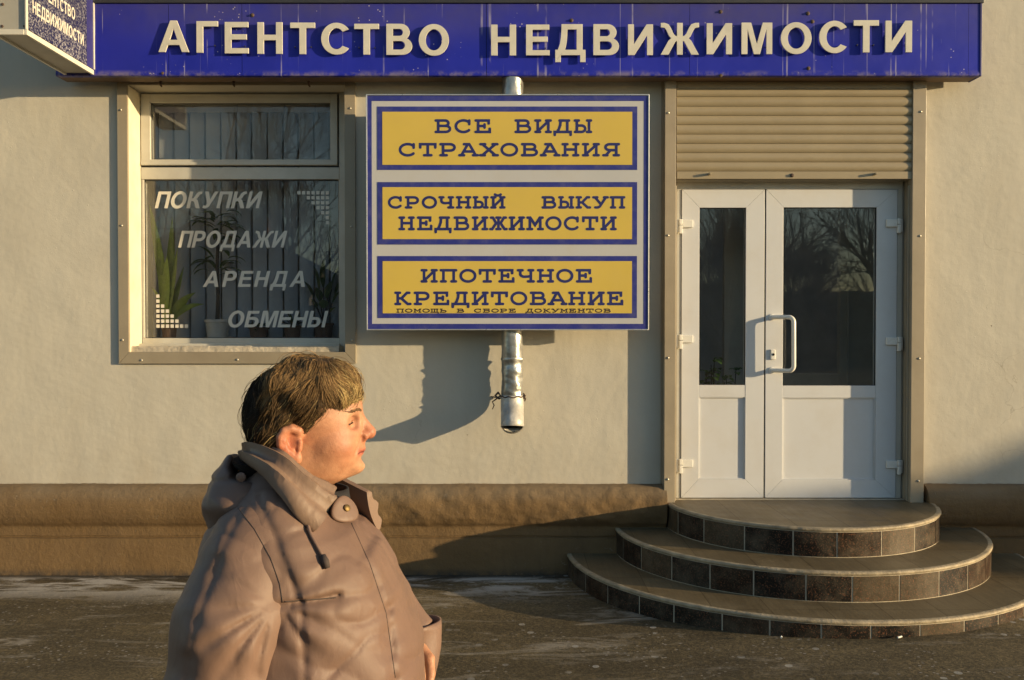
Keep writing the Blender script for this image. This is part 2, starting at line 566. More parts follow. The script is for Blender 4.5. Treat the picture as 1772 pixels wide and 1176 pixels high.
# heavy plain capitals as outlines, cap height 1; first rings are ink, the rest counters
BOLD = {
    'А': [[(0, 0), (.375, 1), (.585, 1), (.96, 0), (.735, 0), (.655, .225), (.30, .225), (.22, 0)], [(.36, .39), (.595, .39), (.478, .745)]],
    'Г': [[(0, 0), (0, 1), (.67, 1), (.67, .83), (.205, .83), (.205, 0)]],
    'Е': [[(0, 0), (0, 1), (.74, 1), (.74, .83), (.205, .83), (.205, .61), (.69, .61), (.69, .44), (.205, .44), (.205, .17), (.75, .17), (.75, 0)]],
    'Н': [[(0, 0), (0, 1), (.205, 1), (.205, .605), (.585, .605), (.585, 1), (.79, 1), (.79, 0), (.585, 0), (.585, .43), (.205, .43), (.205, 0)]],
    'Т': [[(.29, 0), (.29, .83), (0, .83), (0, 1), (.78, 1), (.78, .83), (.495, .83), (.495, 0)]],
    'С': [_arc(.45, .5, .45, .52, 37, 323, 40) + _arc(.45, .5, .235, .345, 318, 42, 36)],
    'О': [_arc(.47, .5, .47, .52, 0, 352, 44), _arc(.47, .5, .255, .345, 0, 352, 44)],
    'В': [[(0, 0), (0, 1), (.42, 1)] + _arc(.44, .735, .29, .265, 90, -48) + _arc(.47, .285, .34, .285, 62, -90),
          [(.205, .61), (.205, .835), (.41, .835)] + _arc(.41, .7225, .11, .1125, 90, -90)[1:], [(.205, .17), (.205, .445), (.44, .445)] + _arc(.44, .3075, .145, .1375, 90, -90)[1:]],
    'Р': [[(0, 0), (0, 1)] + _arc(.44, .69, .32, .31, 90, -90) + [(.205, .38), (.205, 0)], [(.205, .55), (.205, .83)] + _arc(.42, .69, .12, .14, 90, -90)],
    'И': [[(0, 0), (0, 1), (.19, 1), (.19, .36), (.585, 1), (.79, 1), (.79, 0), (.60, 0), (.60, .64), (.205, 0)]],
    'М': [[(0, 0), (0, 1), (.30, 1), (.48, .32), (.66, 1), (.96, 1), (.96, 0), (.775, 0), (.775, .79), (.575, 0), (.385, 0), (.185, .79), (.185, 0)]],
    'П': [[(0, 0), (0, 1), (.79, 1), (.79, 0), (.585, 0), (.585, .83), (.205, .83), (.205, 0)]],
    'К': [[(0, 0), (0, 1), (.205, 1), (.205, .59), (.30, .60), (.36, .70), (.44, .88), (.52, .97), (.64, 1.), (.76, 1), (.76, .85), (.68, .84), (.63, .80), (.55, .62), (.49, .55), (.60, .46), (.82, 0), (.58, 0), (.42, .33), (.34, .42), (.205, .43), (.205, 0)]],
    'У': [[(0, 1), (.22, 1), (.42, .52), (.60, 1), (.82, 1), (.50, .24), (.44, .10), (.34, .01), (.2, -.01), (.07, .01), (.07, .17), (.16, .16), (.24, .17), (.30, .27)]],
    'Б': [[(0, 0), (0, 1), (.70, 1), (.70, .83), (.205, .83), (.205, .62)] + _arc(.46, .31, .33, .31, 90, -90), [(.205, .17), (.205, .455)] + _arc(.43, .3125, .14, .1425, 90, -90)],
    'Ы': [[(0, 0), (0, 1), (.205, 1), (.205, .62)] + _arc(.42, .31, .32, .31, 90, -90), [(.205, .17), (.205, .455)] + _arc(.40, .3125, .13, .1425, 90, -90), [(.86, 0), (.86, 1), (1.06, 1), (1.06, 0)]],
    'Д': [[(0, -.225), (.176, -.225), (.176, 0), (.78, 0), (.78, -.225), (.95, -.225), (.95, .175), (.86, .175), (.86, 1), (.195, 1), (.19, .78), (.176, .56), (.147, .37), (.105, .24), (.076, .175), (0, .175)],
          [(.31, .175), (.342, .30), (.366, .46), (.38, .64), (.385, .825), (.67, .825), (.67, .175)]],
    'Ж': [[(x * 1.2, y) for x, y in ((0, 0), (.20, 0), (.385, .41), (.425, .44), (.425, 0), (.575, 0), (.575, .44), (.615, .41), (.80, 0), (1, 0), (.80, .44), (.73, .52), (.78, .58), (.86, .78), (.90, .84), (1, .86), (1, 1), (.90, 1), (.80, .96), (.74, .86),
           (.665, .66), (.62, .60), (.575, .58), (.575, 1), (.425, 1), (.425, .58), (.38, .60), (.335, .66), (.26, .86), (.20, .96), (.10, 1), (0, 1), (0, .86), (.10, .84), (.14, .78), (.22, .58), (.27, .52), (.20, .44))]],
}
_GL = {}


def glyph_mesh(ch):
    if ch not in _GL: _GL[ch] = fill2d(BOLD[ch])
    return _GL[ch]


def fill2d(rings):
    c = bpy.data.curves.new('glyph', 'CURVE')
    c.dimensions = '2D'
    c.fill_mode = 'FRONT'
    for ring in rings:
        s = c.splines.new('POLY')
        s.points.add(len(ring) - 1)
        for p, q in zip(s.points, ring): p.co = (q[0], q[1], 0, 1)
        s.use_cyclic_u = True
    o = bpy.data.objects.new('glyph', c)
    COL.objects.link(o)
    bpy.context.view_layer.update()
    me = bpy.data.meshes.new_from_object(o.evaluated_get(bpy.context.evaluated_depsgraph_get()))
    v = [tuple(p.co) for p in me.vertices]
    f = []
    for p in me.polygons:
        q = tuple(p.vertices)
        f.append(q if p.normal.z > 0 else tuple(reversed(q)))
    bpy.data.objects.remove(o)
    bpy.data.curves.remove(c)
    bpy.data.meshes.remove(me)
    return v, f


def weld(v, f):
    """join equal vertices so that outline edges are used once"""
    key, idx, nv = {}, [], []
    for p in v:
        k = (round(p[0], 5), round(p[1], 5))
        if k not in key:
            key[k] = len(nv)
            nv.append((p[0], p[1]))
        idx.append(key[k])
    nf = []
    for q in f:
        q = tuple(dict.fromkeys(idx[i] for i in q))
        if len(q) > 2: nf.append(q)
    return nv, nf


def solid_glyph(v, f, fn_front, fn_back):
    """flat glyph -> slab; fn maps (x, y) to the front and the back point"""
    v, f = weld(v, f)
    n = len(v)
    vs = [fn_front(*p) for p in v] + [fn_back(*p) for p in v]
    cnt = {}
    for q in f:
        for a, b in zip(q, q[1:] + q[:1]):
            cnt[(a, b)] = cnt.get((a, b), 0) + 1
    fs = [tuple(q) for q in f] + [tuple(i + n for i in reversed(q)) for q in f]
    for (a, b) in cnt:
        if (b, a) not in cnt: fs.append((b, a, a + n, b + n))
    return vs, fs


# wide slab-serif capitals as strokes in a unit box (x, y in 0..1)
def _ser(x, y, w=.13): return [(x - w, y), (x + w, y)]


SLAB = {
    'А': [[(.10, 0), (.46, 1), (.54, 1), (.90, 0)], [(.24, 1), (.5, 1)], [(.24, .34), (.76, .34)], _ser(.12, 0), _ser(.88, 0)],
    'Б': [[(.84, .78), (.84, 1), (.08, 1)], [(.22, 1), (.22, 0)], [(.22, .58)] + _arc(.64, .29, .25, .29, 90, -90) + [(.08, 0)]],
    'В': [[(.08, 1), (.60, 1)] + _arc(.60, .765, .2, .235, 90, -90)[1:] + [(.22, .53)], [(.60, .53)] + _arc(.64, .265, .25, .265, 90, -90)[1:] + [(.08, 0)], [(.22, 1), (.22, 0)]],
    'Д': [[(.30, 1), (.84, 1)], [(.36, 1), (.34, .6), (.26, .25), (.16, 0)], [(.74, 1), (.74, 0)], [(.03, -.26), (.03, 0), (.93, 0), (.93, -.26)]],
    'Е': [[(.08, 1), (.82, 1), (.82, .74)], [(.22, 1), (.22, 0)], [(.08, 0), (.88, 0), (.88, .28)], [(.22, .52), (.58, .52)], [(.58, .66), (.58, .38)]],
    'Ж': [[(.5, 1), (.5, 0)], [(.38, 1), (.62, 1)], [(.38, 0), (.62, 0)], [(.5, .52), (.36, .52), (.16, 1), (.04, 1)], [(.5, .52), (.64, .52), (.84, 1), (.96, 1)],
          [(.36, .52), (.12, 0), (.0, 0)], [(.64, .52), (.88, 0), (1., 0)]],
    'И': [[(.2, 1), (.2, 0)], [(.8, 1), (.8, 0)], [(.2, .06), (.8, .94)], _ser(.2, 1), _ser(.2, 0), _ser(.8, 1), _ser(.8, 0)],
    'К': [[(.2, 1), (.2, 0)], _ser(.2, 1), _ser(.2, 0), [(.2, .5), (.42, .5), (.74, 1), (.88, 1)], [(.42, .5), (.78, 0), (.94, 0)]],
    'М': [[(.18, 0), (.18, 1)], [(.82, 0), (.82, 1)], [(.04, 1), (.2, 1), (.5, .36), (.8, 1), (.96, 1)], _ser(.17, 0, .14), _ser(.83, 0, .14)],
    'Н': [[(.2, 1), (.2, 0)], [(.8, 1), (.8, 0)], [(.2, .52), (.8, .52)], _ser(.2, 1), _ser(.2, 0), _ser(.8, 1), _ser(.8, 0)],
    'О': [_arc(.5, .5, .42, .51, 90, 450, 36)],
    'П': [[(.06, 1), (.94, 1)], [(.2, 1), (.2, 0)], [(.8, 1), (.8, 0)], _ser(.2, 0), _ser(.8, 0)],
    'Р': [[(.08, 1), (.60, 1)] + _arc(.60, .71, .26, .29, 90, -90)[1:] + [(.22, .42)], [(.22, 1), (.22, 0)], [(.08, 0), (.42, 0)]],
    'С': [_arc(.52, .5, .43, .51, 42, 318, 26), [(.85, 1.0), (.85, .68)]],
    'Т': [[(.08, .70), (.08, 1), (.92, 1), (.92, .70)], [(.5, 1), (.5, 0)], _ser(.5, 0, .2)],
    'У': [_ser(.16, 1, .13), _ser(.86, 1, .12), [(.14, 1), (.52, .34)], [(.86, 1), (.46, .10), (.34, 0), (.16, 0)]],
    'Х': [[(.14, 1), (.86, 0)], [(.86, 1), (.14, 0)], _ser(.16, 1), _ser(.84, 1), _ser(.14, 0), _ser(.86, 0)],
    'Ч': [[(.16, 1), (.16, .66)] + _arc(.42, .66, .26, .24, 180, 270) + [(.78, .46)], [(.78, 1), (.78, 0)], _ser(.16, 1), _ser(.78, 1), _ser(.78, 0, .16)],
    'Щ': [[(.14, 1), (.14, 0)], [(.48, 1), (.48, 0)], [(.82, 1), (.82, 0)], [(.02, 0), (.96, 0), (.96, -.26)], _ser(.14, 1, .11), _ser(.48, 1, .11), _ser(.82, 1, .11)],
    'Ы': [[(.15, 1), (.15, 0)], _ser(.15, 1, .11), [(.15, .56), (.40, .56)] + _arc(.40, .28, .22, .28, 90, -90)[1:] + [(.04, 0)], [(.84, 1), (.84, 0)], _ser(.84, 1, .11), _ser(.84, 0, .11)],
    'Ь': [[(.22, 1), (.22, 0)], _ser(.22, 1), [(.22, .56), (.60, .56)] + _arc(.60, .28, .26, .28, 90, -90)[1:] + [(.08, 0)]],
    'Я': [[(.92, 1), (.42, 1)] + _arc(.42, .73, .24, .27, 90, 270)[1:] + [(.78, .46)], [(.78, 1), (.78, 0)], [(.46, .46), (.2, 0)], [(.06, 0), (.28, 0)], [(.64, 0), (.92, 0)]],
}
SLAB['Й'] = SLAB['И'] + [_arc(.5, 1.34, .2, .16, 200, 340, 8)]


def ribbon(mb, pts, hw, fn):
    """flat round-ended stroke of half width hw along 2D pts; fn(x, y) -> 3D"""
    P = [Vector((p[0], p[1])) for p in pts]
    P = [p for i, p in enumerate(P) if i == 0 or (p - P[i - 1]).length > 1e-5]
    closed = len(P) > 3 and (P[0] - P[-1]).length < 1e-4
    if closed: P = P[:-1]
    n = len(P)
    L, Rr = [], []
    for i, p in enumerate(P):
        a = (p - P[i - 1]).normalized() if (i > 0 or closed) else None
        b = (P[(i + 1) % n] - p).normalized() if (i < n - 1 or closed) else None
        if a is None: a = b
        if b is None: b = a
        na, nb = Vector((-a.y, a.x)), Vector((-b.y, b.x))
        m = na + nb
        m = m.normalized() if m.length > 1e-6 else na
        k = hw / max(.5, m.dot(na))
        L.append(p + m * k)
        Rr.append(p - m * k)
    vs = [fn(*q) for q in L] + [fn(*q) for q in Rr]
    fs = []
    for i in range(n if closed else n - 1):
        j = (i + 1) % n
        fs.append((i, n + i, n + j, j))
    if not closed:
        for e, d in ((0, (P[0] - P[1]).normalized()), (n - 1, (P[-1] - P[-2]).normalized())):
            side = Vector((-d.y, d.x))
            cap = []
            for k in range(7):
                a = math.pi * k / 6
                q = P[e] + (side * math.cos(a) + d * math.sin(a)) * hw
                cap.append(fn(*q))
            b = len(vs)
            vs += cap
            fs.append(tuple(b + k for k in range(6, -1, -1)))
    mb.add(vs, fs)


def slab_line(mb, text, x0, x1, z0, z1, y, hw, spacegap=None):
    n = len(text)
    adv = (x1 - x0) / (n - .12)
    lay = [0]
    for i, ch in enumerate(text):
        for s in (SLAB[ch] if ch != ' ' else []):
            lay[0] += 1
            yy = y - .00008 * (lay[0] % 9)
            pts = [(x0 + (i - .06 + .06 + .88 * p[0]) * adv + hw * .3, z0 + hw + p[1] * (z1 - z0 - 2 * hw)) for p in s]
            ribbon(mb, pts, hw, lambda a, b, yy=yy: (a, yy, b))
    return mb


# ================================================================== the setting
def ground_z(x, y):
    t = max(0., min(1., (x + .2) / 2.6))
    return .065 * t * t * (3 - 2 * t)


def build_ground():
    def axis(lo, hi, near0, near1, step):
        a = list(np.arange(near0, near1 + 1e-6, step))
        s, p = step, near0
        while p > lo:
            s *= 1.5
            p -= s
            a.insert(0, p)
        s, p = step, near1
        while p < hi:
            s *= 1.5
            p += s
            a.append(p)
        return a
    xs, ys = axis(-400, 400, -6, 6, .08), axis(-400, 400, -6.5, .5, .08)
    vs = [(x, y, ground_z(x, y) + .006 * mnoise.noise((x * .9, y * 1.4, 2.)) + .003 * mnoise.noise((x * 4, y * 5, 7.))) for y in ys for x in xs]
    nx = len(xs)
    fs = [(j * nx + i, j * nx + i + 1, (j + 1) * nx + i + 1, (j + 1) * nx + i) for j in range(len(ys) - 1) for i in range(nx - 1)]
    o = MB().add(vs, fs).build('ground', M['ground'], smooth=True)
    o["kind"] = "structure"


build_ground()

# ================================================================== the building
bld = thing('agency_building', 'cream plastered ground floor shopfront with brown plinth and a white double door', 'building', (0, 1.5, 0))
DY = .04                 # door plane
WY = .20                 # window plane
WX0, WX1 = X(222, 0), X(597, 0)
WZ0, WZ1 = Z(609, 0), Z(146, 0)
DX0, DX1 = X(1166, 0), X(1580, 0)
DZ0, DZ1 = Z(862, DY), Z(312, 0)
FLOOR = DZ0


def build_wall():
    xs = [-9, WX0, WX1, DX0, DX1, 9]
    zs = [-.15, DZ0 - .02, WZ0, WZ1, DZ1, 4.3]
    zs = sorted(zs)
    T = .42
    def solid(i, j):
        if not (0 <= i < len(xs) - 1 and 0 <= j < len(zs) - 1): return False
        cx, cz = (xs[i] + xs[i + 1]) / 2, (zs[j] + zs[j + 1]) / 2
        if WX0 < cx < WX1 and WZ0 < cz < WZ1: return False
        if DX0 < cx < DX1 and DZ0 - .02 < cz < DZ1: return False
        return True
    m = MB()
    for i in range(len(xs) - 1):
        for j in range(len(zs) - 1):
            if not solid(i, j): continue
            a, b, c, d = xs[i], xs[i + 1], zs[j], zs[j + 1]
            m.add([(a, 0, c), (b, 0, c), (b, 0, d), (a, 0, d)], [(0, 1, 2, 3)])
            m.add([(a, T, c), (b, T, c), (b, T, d), (a, T, d)], [(3, 2, 1, 0)])
            if not solid(i - 1, j): m.add([(a, 0, c), (a, T, c), (a, T, d), (a, 0, d)], [(3, 2, 1, 0)])
            if not solid(i + 1, j): m.add([(b, 0, c), (b, T, c), (b, T, d), (b, 0, d)], [(0, 1, 2, 3)])
            if not solid(i, j - 1): m.add([(a, 0, c), (b, 0, c), (b, T, c), (a, T, c)], [(3, 2, 1, 0)])
            if not solid(i, j + 1): m.add([(a, 0, d), (b, 0, d), (b, T, d), (a, T, d)], [(0, 1, 2, 3)])
    m.build('wall', M['plaster'], bld)
    r = MB()
    y0, y1 = .43, 5.0
    r.box(-9, -8.7, y0, y1, -.1, 4.3)
    r.box(8.7, 9, y0, y1, -.1, 4.3)
    r.box(-9, 9, y1, y1 + .3, -.1, 4.3)
    r.build('outer_wall', M['plaster'], bld)
    rf = MB()
    rf.box(-9.05, .9, -.02, 5.4, 4.31, 4.5)
    rf.box(3.6, 9.05, -.02, 5.4, 4.31, 4.5)
    rf.box(.901, 3.599, -.02, .48, 4.31, 4.5)
    rf.box(.901, 3.599, 2.6, 5.4, 4.31, 4.5)                     # roof opening added to let daylight into the lobby
    rf.build('roof', M['roof'], bld)
    q = MB()
    q.box(-8.69, 8.69, .44, 4.98, FLOOR - .25, FLOOR - .03)
    q.box(-8.69, .9, .44, 4.98, 3.2, 3.3)
    q.box(3.6, 8.69, .44, 4.98, 3.2, 3.3)
    q.box(.901, 3.599, 2.6, 4.98, 3.2, 3.3)  # ceiling left open below the added roof opening
    q.box(.35, .45, .45, 4.98, FLOOR - .02, 3.19)
    q.box(4.2, 4.3, .45, 4.98, FLOOR - .02, 3.19)
    q.box(.46, 4.19, 3.2, 3.3, FLOOR - .02, 3.19)
    q.box(-8.6, .34, 3.0, 3.1, FLOOR - .02, 3.19)
    q.build('interior_room', M['room'], bld)


build_wall()


def build_plinth(x0, x1, rough_from, name='plinth'):
    prof = [(.0, .602), (-.022, .600), (-.060, .590), (-.092, .562), (-.110, .522), (-.116, .478), (-.113, .432), (-.101, .388), (-.080, .350), (-.056, .327),
            (-.053, .318), (-.054, .262), (-.046, .258), (-.046, .250), (-.064, .246), (-.068, .200), (-.070, .12), (-.072, .05), (-.074, -.12), (.0, -.13)]
    # finer rows
    P = []
    for a, b in zip(prof[:-1], prof[1:]):
        k = max(1, int(math.hypot(b[0] - a[0], b[1] - a[1]) / .012))
        P += [(a[0] + (b[0] - a[0]) * t / k, a[1] + (b[1] - a[1]) * t / k) for t in range(k)]
    P.append(prof[-1])
    n = int((x1 - x0) / .02)
    vs, fs = [], []
    for i in range(n + 1):
        x = x0 + (x1 - x0) * i / n
        rg = max(0, min(1, (x - rough_from) / .5))
        for (y, z) in P:
            on = 1 if z > .33 else .25
            if y > -.01: on = 0
            d = .003 * mnoise.noise((x * 5, z * 5, 1)) + .012 * rg * on * (mnoise.noise((x * 7, z * 9, 3)) + .6 * mnoise.noise((x * 19, z * 22, 5))) + .006 * on * mnoise.noise((x * 1.3, 0, 4))
            d += .0015 * mnoise.noise((x * 40, z * 40, 9))
            dz = .004 * mnoise.noise((x * 3, 7, z * 2)) * (1 if z > .2 else .3)
            vs.append((x, y - d if y < -.01 else y, z + dz + (.003 * mnoise.noise((x * 30, 1, 1)) if z > .585 else 0)))
    k = len(P)
    for i in range(n):
        for j in range(k - 1):
            fs.append((i * k + j, i * k + j + 1, (i + 1) * k + j + 1, (i + 1) * k + j))
    fs.append(tuple(range(k - 1, -1, -1)))
    fs.append(tuple(n * k + j for j in range(k)))
    MB().add(vs, fs).build(name, M['plinth'], bld, smooth=True, sharp=50)


build_plinth(-8.8, 1.028, -1.25)
build_plinth(2.765, 8.8, 99)


def screws(par, pts, y, r=.008):
    for (px, py) in pts:
        p = W(px, py, y)
        MB().lathe((p.x, y, p.z), [(r * 1.25, -.001), (r * 1.2, .002), (r * .9, .005), (r * .3, .0065)], 10, 'y').build('screw', M['screw'], par, smooth=True, sharp=40)


# ------------------------------------------------------------------ window
def build_window():
    y = WY
    w = MB()
    # reveal lining of whitewashed board and the frame of the big fixed light
    fx0, fx1 = X(246, y), X(588, y)
    z_top, z_bot = Z(158, y), Z(597, y)
    zt0, zt1 = Z(289.5, y), Z(310, y)
    lx0, lx1 = X(250.5, y), X(586.5, y)
    zl = Z(584.5, y)
    w.box(WX0 + .002, fx0 - .002, y - .01, y + .08, WZ0 + .002, WZ1 - .002)      # side fillers
    w.box(fx1 + .002, WX1 - .002, y - .01, y + .08, WZ0 + .002, WZ1 - .002)
    w.box(fx0, fx1, y - .008, y + .07, z_top, WZ1 - .003)
    w.build('window_frame', M['pvc_dirty'], bld, bevel=.002)
    win = MB()
    win.box(fx0, lx0, y, y + .06, zl, zt0 - .001)
    win.box(lx1, fx1, y, y + .06, zl, zt0 - .001)
    win.box(fx0, fx1, y - .006, y + .06, zt1, zt0)                                # transom
    win.box(fx0, fx1, y, y + .06, z_bot, zl - .001)
    ux0, ux1 = X(247, y), X(585, y)
    gx0, gx1, gz0, gz1 = X(263, y), X(573, y), Z(276, y), Z(178, y)
    zsb, zst = Z(286.3, y), Z(163, y)
    win.box(fx0, fx1, y + .012, y + .06, zst + .001, z_top - .001)
    win.box(ux0, gx0, y - .012, y + .05, zsb, zst)
    win.box(gx1, ux1, y - .012, y + .05, zsb, zst)
    win.box(gx0, gx1, y - .012, y + .05, zsb, gz0)
    win.box(gx0, gx1, y - .012, y + .05, gz1, zst)
    win.box(ux0, ux1, y - .022, y - .0125, zsb + .001, Z(281, y))                 # drip bead
    o = win.build('window', M['pvc_dirty'], bld, bevel=.003)
    g = MB()
    g.box(gx0 + .001, gx1 - .001, y + .018, y + .023, gz0 + .001, gz1 - .001)
    g.build('window_pane', M['glass'], o)
    g = MB()
    g.box(lx0 + .001, lx1 - .001, y + .018, y + .023, zl + .001, Z(311.5, y))
    g.build('window_pane', M['glass'], o)
    gk = MB()
    for a, b, c, d in ((gx0, gx1, gz0, gz1), (lx0, lx1, zl, Z(311, y))):
        e = .004
        gk.box(a + .0005, a + e, y + .010, y + .017, c, d)
        gk.box(b - e, b - .0005, y + .010, y + .017, c, d)
        gk.box(a + e, b - e, y + .010, y + .017, d - e, d - .0005)
        gk.box(a + e, b - e, y + .010, y + .017, c + .0005, c + e)
    gk.box(fx0 + .003, fx1 - .003, y + .002, y + .012, zsb - .006, zsb - .0005)
    gk.build('gasket', M['gasket'], o)
    # words and squares of pale film stuck on the outside of the big pane
    yl = y + .0172
    f = MB()
    for text, x0, x1, zt, zb, gap in (("ПОКУПКИ", 269, 455.5, 331, 360, 0), ("ПРОДАЖИ", 309, 498, 399, 428, 0), ("АРЕНДА", 351, 534.5, 468.5, 496, .12), ("ОБМЕНЫ", 392, 568.5, 537.5, 566, .02)):
        gl = [glyph_mesh(ch) for ch in text]
        xo, pos = 0, []
        for v, _ in gl:
            a, b = min(p[0] for p in v), max(p[0] for p in v)
            pos.append((xo - a))
            xo += (b - a) + .10 + gap
        tot = xo - .10 - gap
        sh = .235 * (zt - zb) * -1
        Xa, Xb = X(x0, yl), X(x1, yl) 
        Za, Zb = Z(zb, yl), Z(zt, yl)
        shear = .24 * (Zb - Za)
        for (v, fc), p0 in zip(gl, pos):
            vs = []
            for (gx, gy, _) in v:
                h = gy
                vs.append((Xa + (gx + p0) / tot * (Xb - Xa - shear) + shear * h, yl, Za + (Zb - Za) * h))
            f.add(vs, fc)
        f.build('window_lettering', M['film'], o)
        f = MB()
    def sq(f, px, py): 
        s = 2.9
        a, b, c, d = X(px - s, yl), X(px + s, yl), Z(py + s, yl), Z(py - s, yl)
        f.add([(a, yl, c), (b, yl, c), (b, yl, d), (a, yl, d)], [(0, 1, 2, 3)])
    f2 = MB()
    for r, n in enumerate((7, 5, 4, 3, 2, 1, 1)):
        for k in range(n):
            sq(f, 273.4 + 8.2 * k, 564 - 8.65 * r)
            sq(f2, 567.2 - 8.2 * k, 333.2 + 8.6 * r)
    f.build('film_pattern', M['film'], o)
    f2.build('film_pattern', M['film'], o)
    # sill board under the sash, crumbled ledge, sheet metal surround
    s = MB()
    s.box(fx0 - .0, fx1 + .006, y - .05, y - .0015, Z(597, y) - .012, Z(594, y))
    s.build('sill', M['pvc_dirty'], o, bevel=.002)
    led = MB()
    n = 90
    zt, zb = Z(597.5, y - .02), WZ0 + .001
    vs, fs = [], []
    xa, xb = WX0 + .003, X(585, .0)
    for i in range(n + 1):
        x = xa + (xb - xa) * i / n
        j = lambda k: .004 * mnoise.noise((x * 30, k, 3)) + .003 * mnoise.noise((x * 90, k, 8))
        pr = [(y - .012, zt - .004), (.035 + j(1), Z(598, .04) + j(2)), (.02 + j(3), Z(601, .02) + j(4)), (.016 + j(5), zb), (y - .012, zb)]
        vs += [(x, a, b) for a, b in pr]
    for i in range(n):
        for k in range(5):
            k2 = (k + 1) % 5
            fs.append((i * 5 + k, i * 5 + k2, i * 5 + 5 + k2, i * 5 + 5 + k))
    fs += [(0, 1, 2, 3, 4), tuple(n * 5 + k for k in (4, 3, 2, 1, 0))]
    led.add(vs, fs).build('ledge', M['concrete'], o, smooth=True, sharp=30)
    t = MB()
    p = .022
    def fl(a, b, c, d, cut=None): t.box(a, b, -p, .0 - .0005, c, d)
    ox0, ox1, oz0, oz1 = X(205, -p), X(615.5, -p), Z(629, -p), Z(133, -p)
    ix0, ix1, iz0, iz1 = X(222.5, -p), X(597, -p), Z(609, -p), Z(146.5, -p)
    # mitred corners below, butt joints above
    def prism(pts):
        v = [(a, -p, b) for a, b in pts] + [(a, -.0005, b) for a, b in pts]
        k = len(pts)
        t.add(v, [tuple(range(k)), tuple(range(2 * k - 1, k - 1, -1))] + [(i, i + k, (i + 1) % k + k, (i + 1) % k) for i in range(k)])
    g_ = .0012
    prism([(ox0, oz0 + g_), (ix0, iz0 + g_), (ix0, oz1), (ox0, oz1)])
    prism([(ox0 + g_, oz0), (ox1 - g_, oz0), (ix1 - g_, iz0), (ix0 + g_, iz0)])
    prism([(ix1, iz0 + g_), (ox1, oz0 + g_), (ox1, oz1), (ix1, oz1)])
    prism([(ix0 + g_, iz1), (ix1 - g_, iz1), (ix1 - g_, oz1), (ix0 + g_, oz1)])
    # returns of thin sheet into the opening, left and top
    MB().box(ix0 - .004, ix0 - .0005, -.0004, y - .0105, iz0, iz1).build('reveal_lining', M['cream'], o)
    fo = t.build('window_surround', M['flash'], bld, bevel=.0012)
    screws(fo, [(209, 190), (210.5, 390), (212, 588), (245, 623), (411, 622), (578, 620), (606, 187), (608, 392), (609, 588), (279, 140), (405, 140), (530, 140)], -p, .0065)


build_window()


